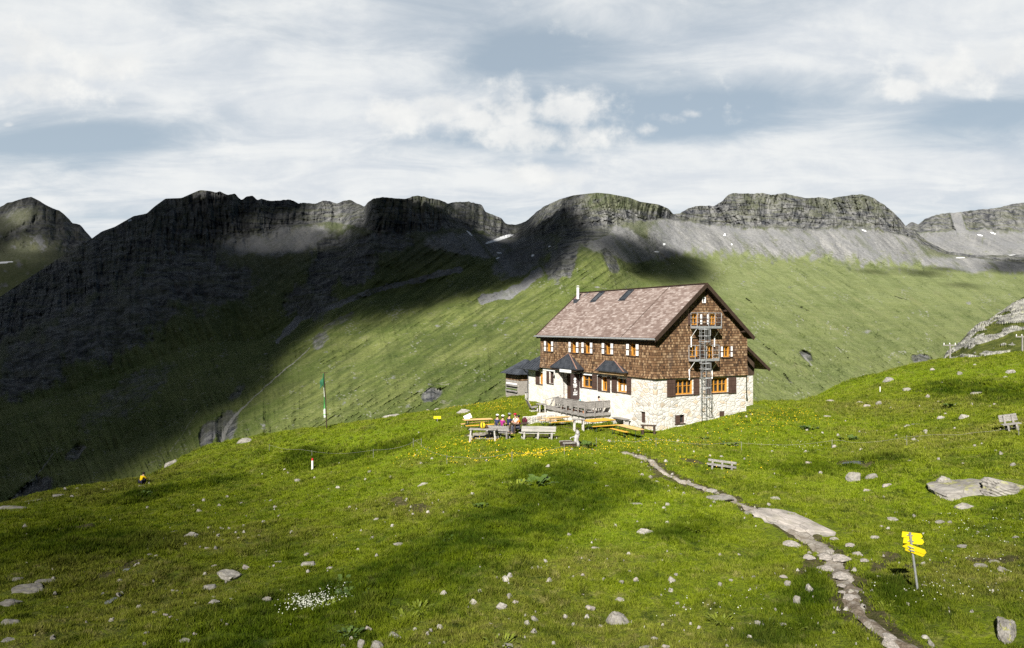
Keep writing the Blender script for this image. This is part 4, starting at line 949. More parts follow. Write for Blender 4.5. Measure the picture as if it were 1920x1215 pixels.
mb = MB(); mb.holed([(L+.021,-1.6),(20.4,-1.6),(20.4,3.72),(L+.021,3.72)], [(17.45,17.95,2.25,3.40)], PF(.25), .25); mb.add([(.25,20.4,-1.6),(5,20.4,-1.6),(5,20.4,3.72),(.25,20.4,3.72)], [(0,1,2,3)])
mb.build('wing_wall', M_PLASTER, hut)
window(hut, PF(.25), 17.45, 17.95, 2.25, 3.40, .15, 2, 2, .07)
tag(shutter(hut, PF(.25), 18.0, 18.75, 2.2, 3.48), 'reddish brown shutter')
mb = MB(); E0 = [(-.35,L+.03,3.74),(-.35,21.6,3.74),(5.4,21.6,3.74)]; T_ = [(2.2,L+.03,5.55),(2.2,18.9,5.55),(5.4,18.9,5.55)]
mb.add(E0+T_+[(p[0],p[1],p[2]-.12) for p in E0], [(0,1,4,3),(1,2,5,4),(0,6,7,1),(1,7,8,2),(6,3,4,7),(7,4,5,8)])
wr = mb.build('wing_roof', M_SHEET, hut)
mb = MB()
for k in range(9):
    y = L+.3+k*.5; a = Vector((-.35,y,3.765)); q = min(1, max(0.05, (21.6-y)/(21.6-18.9))) if y > 18.9 else 1
    mb.beam(a, a+Vector((2.55*q*.98, 0, 1.81*q*.98)), .03, .05)
for k in range(8):
    x = .2+k*.55; q = min(1, (x+.35)/2.55); mb.beam((x,21.6,3.765),(x,21.6-2.7*q*.98,3.765+1.81*q*.98),.03,.05)
mb.build('standing_seam', M_SHEET, wr)
mb = MB(); mb.tube([(-.42,L+.1,3.66),(-.42,21.6,3.66)], .06, 8); mb.tube([(-.42,20.2,3.66),(-.1,20.3,3.3),(.17,20.3,3.2),(.17,20.3,-.2)], .045, 8); mb.build('gutter', M_SHEET, wr)

# terrace with its board railing
te = empty('terrace', (0, 0, 0), 0, hut); TX, TY0, TY1, TZ = -2.5, 5.78, 10.45, .75
mb = MB(); mb.box(TX+.12, -.002, TY0+.12, TY1+1.8, -1.2, TZ-.16); mb.build('terrace_base', M_STONE, te)
mb = MB()
k = TY0
while k < TY1+1.9: mb.box(TX, -.004, k, min(k+.135, TY1+1.95), TZ-.04, TZ); k += .14
mb.box(TX-.03, -.003, TY0-.06, TY0-.003, TZ-.20, TZ+.01); mb.box(TX-.06, TX-.003, TY0-.06, TY1+1.9, TZ-.20, TZ+.01); mb.build('deck', M_GREYWOOD, te)
mb = MB()
for y in (TY0+.05, 6.8, 7.75, 8.65, 9.5, TY1): mb = MB(); mb.box(TX-.10, TX-.02, y-.05, y+.05, TZ-.25, TZ+.98); mb.build('railing_post', M_GREYWOOD, te)
for x in (-1.65, -.85): mb = MB(); mb.box(x-.05, x+.05, TY0-.10, TY0-.02, TZ-.25, TZ+.98); mb.build('railing_post', M_GREYWOOD, te)
mb = MB()
for z in (.42, .61, .80): mb.box(TX+.0, TX+.035, TY0+.0, TY1, TZ+z, TZ+z+.18); mb.box(TX+.04, -.06, TY0, TY0+.035, TZ+z, TZ+z+.18)
mb.box(TX-.03, TX+.07, TY0-.03, TY1, TZ+.985, TZ+1.02); mb.box(TX+.07, -.06, TY0-.03, TY0+.07, TZ+.985, TZ+1.02)
mb.build('railing_board', M_GREYWOOD, te)
mb = MB()
for k in range(5): mb = MB(); mb.box(-2.0, -.9, TY1+1.95+k*.28, TY1+2.22+k*.28, -.9, TZ-.16-k*.15); mb.build('step', M_STONE, te)
mb = MB(); mb.tube([(-2.0,TY1+.4,TZ+.2),(-2.0,TY1+.4,TZ+1.0),(-2.0,TY1+2.6,TZ+.5),(-2.0,TY1+2.6,-.4)], .03, 6); mb.build('handrail', M_GREYWOOD, te); mb = MB(); mb.tube([(-1.2,TY1+1.3,TZ),(-1.2,TY1+1.3,TZ+.95),(-1.2,TY1+2.9,TZ+.35)], .025, 6); mb.build('handrail', M_GREYWOOD, te)
# ------------------------------------------------------------------ the hill: one sheet of ground
def hit_h(px, py, h):
    """where a line of sight is h above the hill"""
    Y = np.linspace(8, 105, 1500); x = (px-960)/F*Y; zr = (V0-py)/F*Y
    d = zr-hill(x, Y)-h; k = int(np.argmax(d < 0)); k = k if d[k] < 0 else int(np.argmin(d))
    return Vector((x[k], Y[k], float(zr[k]-d[k]-h)))
def world_pts(pts): return np.array([hit(*p)[:2] for p in pts])
PATH = world_pts([(1168,849),(1190,853),(1212,862),(1240,882),(1268,896),(1300,908),(1340,922),(1375,938),(1410,955),(1445,968),(1490,995),(1535,1022),(1562,1048),(1580,1075),(1592,1102),(1598,1128),(1612,1152),(1640,1175),(1672,1196),(1712,1222),(1740,1260)])
def seg_d(x, y, P):
    d = np.full(np.shape(x), 1e9)
    for (x0, y0), (x1, y1) in zip(P[:-1], P[1:]):
        vx, vy = x1-x0, y1-y0; t_ = np.clip(((x-x0)*vx+(y-y0)*vy)/(vx*vx+vy*vy), 0, 1); d = np.minimum(d, np.hypot(x-x0-t_*vx, y-y0-t_*vy))
    return d
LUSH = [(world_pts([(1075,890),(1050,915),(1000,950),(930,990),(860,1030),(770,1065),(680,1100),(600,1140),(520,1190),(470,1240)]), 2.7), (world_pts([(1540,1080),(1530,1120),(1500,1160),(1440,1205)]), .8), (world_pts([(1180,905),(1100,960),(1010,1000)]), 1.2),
        (world_pts([(60,1005),(200,1020)]), 3), (world_pts([(1250,1000),(1330,985)]), .8), (world_pts([(1640,870),(1500,880)]), 1.6), (world_pts([(1700,1130),(1640,1090)]), .9), (world_pts([(1780,725),(1900,745)]), 3), (world_pts([(560,855),(760,830)]), 2.0), (world_pts([(260,930),(420,900)]), 1.6)]
DRY = [(world_pts([(120,1075),(260,1090),(330,1130),(120,1180)]), 2.2), (world_pts([(1040,1140),(1200,1190),(1420,1210)]), 1.5), (world_pts([(740,945),(800,955)]), 1.6), (world_pts([(1800,1090),(1900,1050)]), 1.6), (world_pts([(0,940),(180,920),(330,880)]), 2.0), (world_pts([(1130,1050),(1010,1080)]), 1.2), (world_pts([(1600,760),(1750,760)]), 3), (world_pts([(1850,800),(1700,830)]), 2.5), (world_pts([(480,1010),(300,1010)]), 2.0), (world_pts([(960,1160),(880,1180)]), 1.2)]
BRIGHT = [(world_pts([(760,850),(900,850),(1010,862)]), 5.5), (world_pts([(1300,830),(1420,800),(1500,800)]), 5.0), (world_pts([(640,930),(820,900)]), 4.0), (world_pts([(1100,1000),(1200,950)]), 3.0), (world_pts([(1450,870),(1600,900),(1700,930)]), 3.0), (world_pts([(620,830),(800,800)]), 4.5), (world_pts([(1560,735),(1760,700),(1900,690)]), 5)]
SEAT_C = np.array(hit(915, 818)[:2])
BAREP = [(world_pts([(905,817),(940,812)]), 1.3), (world_pts([(985,818),(1040,818)]), .45), (world_pts([(1050,800),(1080,803)]), .8), (world_pts([(1095,835),(1120,845),(1165,850)]), .25), (world_pts([(120,993),(160,985)]), .5), (world_pts([(745,938),(790,955)]), .35), (world_pts([(1285,862),(1310,868)]), .4), (world_pts([(1580,866),(1625,870)]), .5), (world_pts([(1700,1062),(1760,1055),(1900,1045)]), .2), (world_pts([(1225,895),(1260,885)]), .25), (world_pts([(200,1075),(260,1050)]), .4), (world_pts([(1010,770),(1045,775),(1060,785)]), .7), (world_pts([(1500,1070),(1530,1040)]), .25), (world_pts([(1640,1070),(1670,1040)]), .25), (world_pts([(1720,735),(1850,725)]), .25)]
def land(x, y):
    n1 = fbm(x/4, y/4, o=3); n2 = fbm(x/1.2, y/1.2, o=3)
    def field(L, sharp=.6): 
        a = np.zeros(np.shape(x))
        for P, w in L: a = np.maximum(a, 1-sstep(seg_d(x, y, P)/w+.5*n1+.5*n2, 1-sharp*1.3, 1+sharp*1.3))
        return a
    pd = seg_d(x, y, PATH)
    bare = np.maximum(field(BAREP, .4), 1-sstep(pd/.55+.5*n2, .6, 1.5))
    hum = pnoise(x/1.6, y/1.6)+.45*pnoise(x/.65+9, y/.65)
    lush_shade = np.clip(field(LUSH)+.38*sstep(-hum, .15, .8)+.4*sstep(n1, .15, .5), 0, 1)*(1-.6*bare)  # besides lush grass, hollows are tinted darker in place of relief shade
    return dict(lush_shade=lush_shade, dry=np.clip(field(DRY, .8)+.45*sstep(hum, .15, .75)+.75*sstep(fbm(x/5.5+31, y/4.0+11, o=4, gain=.6), .06, .42)*(1-.7*lush_shade), 0, 1), bare=bare, bright=field(BRIGHT, .8)*(1-.7*lush_shade)), pd  # humps yellowed through dry, so the relief shows in the colour
MAT_MEADOW = mat_meadow('meadow_ground'); MAT_BLADE = mat_meadow('grass_blades', True)
def build_hill():
    gx = np.concatenate([np.arange(-90, -50, .8), np.arange(-50, 50, .22), np.arange(50, 95, .8)])
    gy = np.concatenate([np.arange(-30, 10, 1.0), np.arange(10, 60, .18), np.arange(60, 92, .3), np.arange(92, 135, 1.2)])
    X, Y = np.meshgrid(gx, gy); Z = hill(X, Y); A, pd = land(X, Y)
    Z = Z - .06*np.clip(1-pd/.7, 0, 1) + .10*A['lush_shade']*np.clip(pnoise(X/.7, Y/.7), -.5, 1)*(1-A['bare'])
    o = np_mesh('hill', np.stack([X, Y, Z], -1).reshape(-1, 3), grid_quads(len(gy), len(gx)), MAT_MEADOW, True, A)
    tag(o, kind='structure')
build_hill()
def sheet_ribbon(name, P, halfw, mat, lift=.03, step=.14, seed=0, n=8):
    d = np.r_[0, np.cumsum(np.hypot(*np.diff(P, axis=0).T))]; s_ = np.arange(0, d[-1], step)
    cx, cy = np.interp(s_, d, P[:, 0]), np.interp(s_, d, P[:, 1]); tx, ty = np.gradient(cx), np.gradient(cy); l = np.hypot(tx, ty); nx_, ny_ = -ty/l, tx/l
    k = np.linspace(-1, 1, n); hw = halfw(s_)[:, None]*(1+.65*pnoise(s_/.8+seed, s_*0)[:, None]*np.sign(k) + .45*pnoise(s_/.3+seed+7, s_*0)[:, None])
    X = cx[:, None]+nx_[:, None]*k*hw; Y = cy[:, None]+ny_[:, None]*k*hw
    Z = hill(X, Y)-.05+(lift+.06)*(1-np.abs(k)**3)+.05*pnoise(X/.25, Y/.25)+.10*pnoise(X/.9+5, Y/.9)
    o = np_mesh(name, np.stack([X, Y, Z], -1).reshape(-1, 3), grid_quads(len(s_), n), mat, True); return tag(o, kind='structure')
def mat_path():
    m, t = new_mat('trodden_path'); P = pos(t); a = t.noise(P, 2.2, 5, .65); b = t.noise(P, 9, 5, .7)
    vo = t.n('ShaderNodeTexVoronoi', {'Vector': P, 'Scale': 2.6}); ed = t.n('ShaderNodeTexVoronoi', {'Vector': P, 'Scale': 2.6}, feature='DISTANCE_TO_EDGE').outputs['Distance']
    c = t.mix(t.ramp(a, .3, .7), (.17, .145, .115), (.34, .31, .27)); c = t.mix(t.ramp(b, .55, .75, 0, .6), c, (.36, .34, .31)); c = t.mix(t.ramp(b, .25, .4, .7, 0), c, (.05, .04, .028))
    c = t.mix(t.math('MULTIPLY', t.ramp(t.sep(P)[1], 25, 20), t.ramp(a, .62, .42)), c, t.mix(t.ramp(b, .3, .7), (.085, .066, .045), (.22, .18, .14)))
    c = t.mix(t.ramp(ed, 0, .05, .5, 0), c, (.08, .062, .04))
    finish(t, c, .92, t.bump(t.math('ADD', b, a), .6, .05), .1); return m
MAT_PATH = mat_path()
sheet_ribbon('path', PATH, lambda s_: np.interp(s_, [0, 5, 12, 18, 22, 26, 60], [.30, .20, .20, .40, .36, .22, .22]), MAT_PATH)

def patch(name, px, py, rx, ry, mat):
    c = hit(px, py); rr = np.linspace(0, 1, 9)[:, None]; aa = np.linspace(0, 2*np.pi, 49)[None]; q = 1+.14*pnoise(np.cos(aa)*2+px, np.sin(aa)*2); X = c.x+np.cos(aa)*rx*rr*q; Y = c.y+np.sin(aa)*ry*rr*q; Z = hill(X, Y)+.05*(1-rr**4)-.03
    return tag(np_mesh(name, np.stack([X, Y, Z], -1).reshape(-1, 3), grid_quads(9, 49), mat, True), kind='structure')
patch('seating_ground', 918, 815, 2.0, 1.5, MAT_PATH); patch('yard_ground', 1030, 790, 3.2, 1.6, MAT_PATH)
# ------------------------------------------------------------------ rocky knoll on the right
def build_knoll():
    px = np.linspace(1725, 2300, 420); cr = np.interp(px, [1725,1760,1772,1786,1800,1815,1830,1845,1860,1880,1900,1920,1990,2080,2300], [720,690,664,652,640,624,610,602,594,582,566,555,520,490,470]); n = 150
    t_ = np.linspace(0, 1, n)[:, None]; py = cr*(1-t_)+np.interp(px, [1725, 2300], [735, 700])*t_; D = (165*(1-t_)+112*t_)+0*px
    X = (px-960)/F*D; Y = D+0; Z = (V0-py)/F*D
    r1 = fbm(X/2.6, Z/2.4, Y/14, o=5, gain=.6, ridged=True); n1 = fbm(X/7, Z/6, Y/7, o=4)
    wq = .8*pnoise(X/2, Z/2); blk = pnoise(np.floor((X+.4*Z)/1.5+wq)*1.3, np.floor((Z-.3*X)/1.3+wq)*1.7)
    rock = sstep(.35*r1+.9*n1+.25*blk-.06-.42*sstep(t_, .12, .9), -.05, .2)
    disp = -.9*n1
    D2 = D+disp; X = (px-960)/F*D2; Z = (V0-py-2.2*r1*(1-sstep(t_, 0, .08)))/F*D2+(.9*r1+.7*blk)*rock*np.clip(t_/.05, .3, 1)
    V = np.stack([X, D2, Z], -1); bk = [np.stack([X[0]*(1+q/165), D2[0]+q, Z[0]-dz], -1) for q, dz in ((60, 45), (14, 3.0))]
    V = np.concatenate([np.array(bk), V]); rock = np.concatenate([rock[:1], rock[:1], rock])
    m, t = new_mat('knoll_rock'); P = pos(t); k = t.attr('rock').outputs['Fac']; a = t.noise(P, .5, 6, .7); b = t.noise(t.mapping(P, (1, .4, 1)), 1.3, 6, .7)
    g = t.mix(t.ramp(a, .3, .7), (.040, .055, .010), (.105, .115, .026)); rr = t.mix(t.ramp(b, .32, .66), (.11, .108, .098), (.40, .39, .345)); rr = t.mix(t.ramp(t.noise(P, .9, 5, .7), .55, .66, 0, .4), rr, (.36, .37, .16)); rr = t.mix(t.ramp(b, .30, .40, .8, 0), rr, (.03, .03, .03))
    c = t.mix(t.ramp(t.math('ADD', k, t.math('MULTIPLY', t.math('SUBTRACT', a, .5), .9)), .4, .6), g, rr); finish(t, c, .9, t.bump(t.math('ADD', b, a), .9, .5), .1)
    o = np_mesh('rocky_knoll', V.reshape(-1, 3), grid_quads(V.shape[0], V.shape[1]), m, False, {'rock': rock.ravel()})
    tag(o, 'steep rocky knoll of pale broken rock and grass rising behind the right meadow edge', 'knoll')
build_knoll()

# ------------------------------------------------------------------ stones
M_ROCKS = [mat_rock('pale_gneiss', .92, .15, 1.6), mat_rock('grey_gneiss', .66, .2, 1.6), mat_rock('lichen_rock', .78, .75, 1.3), mat_rock('warm_rock', .85, .1, 1.6, 1.0)]
def rock_mesh(seed, sub=3, cuts=13, rough=.20, flat=1.0):
    r = np.random.default_rng(seed); b = bmesh.new(); bmesh.ops.create_icosphere(b, subdivisions=sub, radius=1)
    V = np.array([v.co[:] for v in b.verts]); N = r.normal(size=(cuts, 3)); N /= np.linalg.norm(N, axis=1)[:, None]; Dd = r.uniform(.58, .95, cuts)
    dots = V@N.T; s_ = np.min(np.where(dots > .02, Dd/np.maximum(dots, .02), 9), 1); V = V*np.minimum(s_, 1.15)[:, None]
    q = V*1.7+seed; V = V*(1+rough*fbm(q[:, 0], q[:, 1], q[:, 2], o=4)[:, None]); V[:, 2] = np.maximum(V[:, 2], -.45)
    V /= np.abs(V[:, :2]).max()
    for v, c in zip(b.verts, V): v.co = c
    me = bpy.data.meshes.new('stone'); b.to_mesh(me); b.free(); return me
ROCK_ME = []
for k in range(14):
    me = rock_mesh(k*7+1, 4 if k < 6 else 3); me.materials.append(M_ROCKS[k % 4]); ROCK_ME.append(me)
ROCK_SPOTS = []
def big_rock(px, py, sx, sy, sz, seed, label, mat, rot=0, tilt=(0, 0), sub=5, name='boulder', sink=.3):
    me = rock_mesh(seed, sub, 16, .16); V = np.array([v.co[:] for v in me.vertices])
    st = np.abs(((V[:, 2]+.22*V[:, 0]+.12*pnoise(V[:, 0]*2, V[:, 1]*2))*5) % 1-.5); V *= (1+.10*(st-.25)+.07*fbm(V[:, 0]*5, V[:, 1]*5, V[:, 2]*5, o=3))[:, None]
    me.vertices.foreach_set('co', V.astype(np.float32).ravel()); me.materials.append(mat); me.update()
    o = bpy.data.objects.new(name, me); COL.objects.link(o); p = hit(px, py); o.location = (p.x, p.y, p.z-sink*sz); o.scale = (sx, sy, sz); o.rotation_euler = (*tilt, rot)
    ROCK_SPOTS.append((p.x, p.y, max(sx, sy)*.8)); return tag(o, label, 'boulder')
M_BIG = mat_rock('outcrop_rock', .70, .5, .9)
def stone(px, py, w, h, label=None, group=None, flat=None, k=None, rot=None, name='stone', mat=None, cat='stone', deep=.75):
    p = hit(px, py+h*.30); D = p.y; half = w*D/F/2; gr = math.sin(math.atan((py-V0)/F))
    tall = max(.03, (h*D/F-half*2*deep*gr*.8)) if flat is None else flat*half*2
    i = RNG.integers(14) if k is None else k
    o = bpy.data.objects.new(name, ROCK_ME[i]); COL.objects.link(o)
    hgt = float(np.clip(tall*.9, .10*half, 1.5*half)); dep = half*deep
    yy = p.y+dep*.2; zz = hz(p.x, yy)
    o.location = (p.x, yy, zz+hgt*.02)
    s_ = half*1.02; o.scale = (s_, dep, max(hgt, .05))
    e = .5; nx_ = hz(p.x+e, yy)-hz(p.x-e, yy); ny_ = hz(p.x, yy+e)-hz(p.x, yy-e)
    o.rotation_euler = (math.atan(ny_/(2*e))*.8, -math.atan(nx_/(2*e))*.8, RNG.uniform(-.25, .25) if rot is None else rot)
    if mat:
        o.data = o.data.copy(); o.data.materials[0] = mat
    tag(o, label, cat, group); ROCK_SPOTS.append((p.x, yy, half)); return o
def z8(x, y): return x/2+960, y/2+800
def z7(x, y): return x/2, y/2+860
def z6(x, y): return x/2+960, y/2+330
NAMED = [
 (z8, 495,390,75,40, 'white angular boulder alone in the grass left of the path', 4), (z8, 395,715,102,78, 'rounded grey boulder with warm patches near the bottom middle of the meadow', 1),
 (z8, 467,288,66,14, 'long flat pale stone above the white boulder', 8), (z8, 358,222,26,12, 'small white stone below the fountain plants', 9), (z8, 985,270,42,26, 'pointed pale stone beside the upper path, by the bare earth', 6),
 (z8, 1285,190,75,44, 'sloping grey slab with lichen, left half of the pair in the right meadow', 5), (z8, 1352,184,52,30, 'grey slab with lichen, right half of the pair in the right meadow', 13),
 (z7, 715,282,55,36, 'pale tilted wedge of rock in the left meadow', 4), (z7, 852,430,112,46, 'broad white boulder, largest in the left meadow', 0), (z7, 920,405,32,22, 'small block touching the right end of the broad white boulder', 7),
 (z7, 785,477,62,22, 'flat stone just below the broad white boulder', 8), (z7, 742,540,42,18, 'grey half-buried stone, left of a pair in the lower left meadow', 9), (z7, 800,533,52,22, 'pale half-buried stone, right of a pair in the lower left meadow', 12),
 (z7, 997,525,46,32, 'pale pointed stone left of the white flower patch', 6), (z7, 1155,390,72,26, 'long pale sloping stone in the middle of the left meadow', 8), (z7, 1585,95,46,20, 'white flat stone on the bright grass below the hut', 4),
 (z7, 1413,695,58,48, 'round pale boulder cut by the bottom edge, middle of three', 1), (z7, 1480,665,58,48, 'pale pointed boulder, highest of the three at the bottom edge', 0), (z7, 1355,695,42,42, 'grey boulder at the bottom edge, left of the three', 5), (z7, 1380,634,30,22, 'small stone above the three boulders at the bottom edge', 7),
 (z7, 1880,547,46,32, 'pale stone in dry grass at the bottom centre', 4), (z7, 1117,80,32,16, 'round pale stone right below the red topped marker post', 9),
 (z6, 1415,763,52,20, 'grey boulder on the skyline of the right meadow', 1), (z6, 1608,905,32,18, 'white round boulder alone on the right slope', 4), (z6, 1697,900,40,18, 'white flat boulder right of the white round one on the right slope', 0),
 (z6, 1480,800,32,14, 'pale stone on the right slope above the marker stake', 6), (z6, 1870,733,36,12, 'pale flat stone near the top right of the meadow', 8),
 (z8, 1070,648,36,36, 'dark overhanging stone at the brink left of the lower path', 5), (z8, 1115,605,40,36, 'pale block at the brink left of the lower path', 12), (z8, 925,737,46,32, 'pale stone with broad leaves beside it near the bottom', 6),
 (z8, 1570,808,32,36, 'grey stone at the bottom edge right of the path end', 9), (z8, 1500,822,52,22, 'pale round stone cut by the bottom edge at the path end', 1), (z8, 1545,595,24,18, 'pale stone at the foot of the yellow signpost', 7)]
for zf_, x, y, w, h, lab, k in NAMED:
    px, py = zf_(x, y); stone(px, py, w/2, h/2, lab, None, None, k)
stone(868, 770, 28, 12, 'large flat pale rock behind the left beer table', k=4, deep=.9); stone(457, 826, 32, 12, 'pale rock on the skyline left of the flagpole', k=1); stone(733, 773, 42, 7, 'low pale slab on the skyline right of the flagpole', k=8)
stone(818, 764, 12, 7, 'pale stone on the skyline left of the hut, larger of two', k=6); stone(803, 768, 10, 5, 'pale stone on the skyline left of the hut, smaller of two', k=9)
stone(265, 911, 18, 5, 'thin pale rock under the crouching person', k=8)
stone(320, 868, 34, 10, 'pale rock ledge on the left skyline behind the crouching person', k=8); big_rock(22, 953, 1.5, .8, .42, 101, 'long pale rock ledge on the far left skyline', M_BIG, .35, sink=.4); big_rock(70, 938, .8, .4, .22, 103, 'pale rock step right of the long ledge on the far left skyline', M_BIG, .3, sink=.4); stone(108, 928, 26, 8, 'small white rock right of the long ledge on the left skyline', k=9)
big_rock(1886, 1188, .30, .62, .34, 12, 'oblong boulder covered in yellow lichen at the right bottom corner', M_ROCKS[2], -.55, (.45, .1), sink=.1)
for (px, py, w, h) in ((50,1105,85,30),(22,1128,50,22),(15,1170,46,40),(18,1200,40,26),(85,1090,40,14),(30,1085,30,10)):
    p = hit(px, py); big_rock(px, py, w*p.y/F*.5, w*p.y/F*.36, h*p.y/F*.42, int(px*3+py), 'grey layered rock showing through the turf at the lower left edge', M_ROCKS[1], .3, sink=.35, sub=4); bpy.context.scene.collection.objects[-1]['group'] = 'layered rocks in the boggy lower left corner'
M_SLAB = mat_rock('path_slab', 1.05, .05, 1.4, .8)
# scattered small stones, by where they lie
def scatter(zf_, rows, label, group):
    for r_ in rows:
        x, y, w, h = r_; px, py = zf_(x, y); stone(px, py, w/2, h/2, label, group)
scatter(z8, [(1110,135,30,15),(1510,47,32,14),(1210,73,22,12),(1330,237,30,14),(1835,100,15,14),(1600,120,14,10),(1490,127,20,8),(1880,140,22,16),(1815,88,14,8),(1405,217,40,15),(1155,172,18,12),(1693,137,16,8),(1735,70,14,8),(1550,15,16,9)], 'small pale stone scattered between the log bench and the big grey outcrop', 'stones in the upper right meadow')
scatter(z8, [(1425,345,45,20),(1510,335,18,14),(1605,355,38,12),(1642,356,18,14),(1690,445,46,16),(1360,412,36,15),(1760,518,50,20),(1810,505,40,18),(1840,535,40,25),(1890,412,28,12),(1440,320,16,8),(1610,465,22,10),(1855,432,34,10),(1385,372,16,10),(1465,360,14,10),(1655,425,14,8),(1530,418,16,10),(1745,400,12,8)], 'small grey stone scattered around the yellow signpost', 'stones around the signpost')
scatter(z8, [(632,476,25,13),(310,453,36,10),(405,645,40,20),(410,580,25,20),(465,572,25,20),(600,572,32,28),(615,553,20,12),(1035,587,34,26),(1018,560,32,14),(1018,740,38,18),(85,718,34,30),(198,705,22,34),(620,660,20,15),(290,675,46,24),(535,790,30,15),(575,820,36,20),(500,825,60,15),(12,655,26,18),(215,403,16,10),(470,355,10,8),(905,560,20,10),(850,478,18,8),(265,627,14,8),(440,540,14,8),(345,567,12,14),(780,590,20,18),(645,675,18,14),(990,685,20,22),(1205,333,18,10),(290,500,12,8),(130,520,10,6),(760,660,14,8),(720,540,12,8),(560,630,12,10),(230,560,14,8),(50,705,12,16),(880,640,10,8),(700,430,10,6),(265,555,16,6),(820,575,18,7),(860,565,14,6)], 'small stone lying in the grass left of the lower path', 'stones left of the lower path')
scatter(z7, [(848,460,15,20),(1043,385,46,11),(1490,317,40,13),(93,252,22,16),(395,270,32,15),(615,300,30,14),(747,195,26,18),(905,165,15,10),(895,298,15,15),(775,335,30,15),(655,270,36,10),(785,258,26,12),(560,358,26,12),(555,338,26,10),(695,320,15,12),(660,495,20,12),(620,582,26,12),(640,592,20,10),(730,655,20,15),(690,678,52,24),(550,650,26,15),(580,575,20,12),(1045,213,15,8),(1030,180,20,10),(1135,175,12,10),(1720,195,18,8),(1150,357,30,8),(1235,407,30,10),(805,400,26,8),(1410,225,30,10),(1080,52,12,8),(1385,48,22,8),(1180,70,10,12),(1680,60,22,6),(1015,155,16,8),(415,228,10,6),(830,262,12,12),(860,260,12,12),(190,247,10,8),(840,305,16,8),(335,410,10,6),(905,525,10,8),(850,620,24,8),(610,290,14,10),(750,330,12,12),(500,292,10,6)], 'small pale stone lying in the left meadow', 'stones in the left meadow')
scatter(z7, [(1285,702,32,20),(1910,510,26,20),(1905,700,42,24),(1838,618,18,8),(1610,690,16,14),(1890,600,14,10),(1505,588,14,8),(1665,690,14,14)], 'small stone in dry grass near the bottom centre', 'stones at the bottom centre')
scatter(z6, [(1558,825,18,16),(1377,850,26,18),(1195,842,36,8),(1303,848,28,10),(1330,860,28,10),(1680,740,20,12),(1810,855,14,8),(1515,930,40,8),(1745,813,60,8),(1577,725,20,8),(1850,755,18,8),(1613,775,12,8),(1735,708,12,8),(1600,845,12,6),(1880,830,20,10),(1485,935,18,6),(1625,890,12,6),(1180,900,30,6)], 'small pale stone on the green slope right of the hut', 'stones on the right slope')
scatter(z8, [(487,178,16,14),(520,187,22,14),(545,205,24,10),(510,150,14,8),(475,168,10,8)], 'small rubble stone below the start of the path', 'rubble beside the upper path')
for (x, y, w, h) in ((1180,482,60,40),(1235,487,72,38),(1295,475,42,18),(1325,497,40,22),(1270,440,42,20),(1115,487,46,20),(1050,437,74,26),(1180,527,76,32),(1240,558,72,28),(1240,592,42,22),(1280,602,54,28),(1275,640,66,22),(1240,617,34,14),(1210,418,36,14),(1420,785,62,28),(1420,815,64,20),(1390,760,30,14),(1150,545,40,20),(1300,470,20,14)):
    px, py = z8(x, y); stone(px, py, w/2, h/2, 'flat stepping slab set along the lower path', 'slabs along the lower path', .22, k=3, deep=1.0, mat=M_SLAB)
for (x, y, w, h) in ((915,320,86,40),(790,262,104,30),(750,238,54,15),(700,225,40,12),(670,212,30,10)):
    px, py = z8(x, y); stone(px, py, w/2, h/2, 'pale bedrock patch worn smooth along the upper path', 'bedrock patches along the upper path', .08, deep=1.1)
big_rock(1818, 922, 2.0, 1.75, .85, 33, 'big grey outcrop with yellow lichen in the right meadow, its larger left block', M_BIG, .25, (.12, -.08)); big_rock(1893, 916, 1.4, 1.1, .65, 57, 'grey sloping block at the right end of the big lichen outcrop', M_BIG, -.15, (.1, .12)); big_rock(1772, 905, .62, .5, .40, 71, 'small grey block at the left end of the big lichen outcrop', M_BIG, .4); big_rock(1808, 947, .55, .35, .3, 91, 'small grey block under the front of the big lichen outcrop', M_BIG, .1)
big_rock(1498, 985, 1.55, 2.2, .26, 45, 'wide flat bedrock slab over which the path runs', mat_rock('worn_bedrock', .95, .08, 1.1, .6), .45, (.10, -.03), sink=.30)
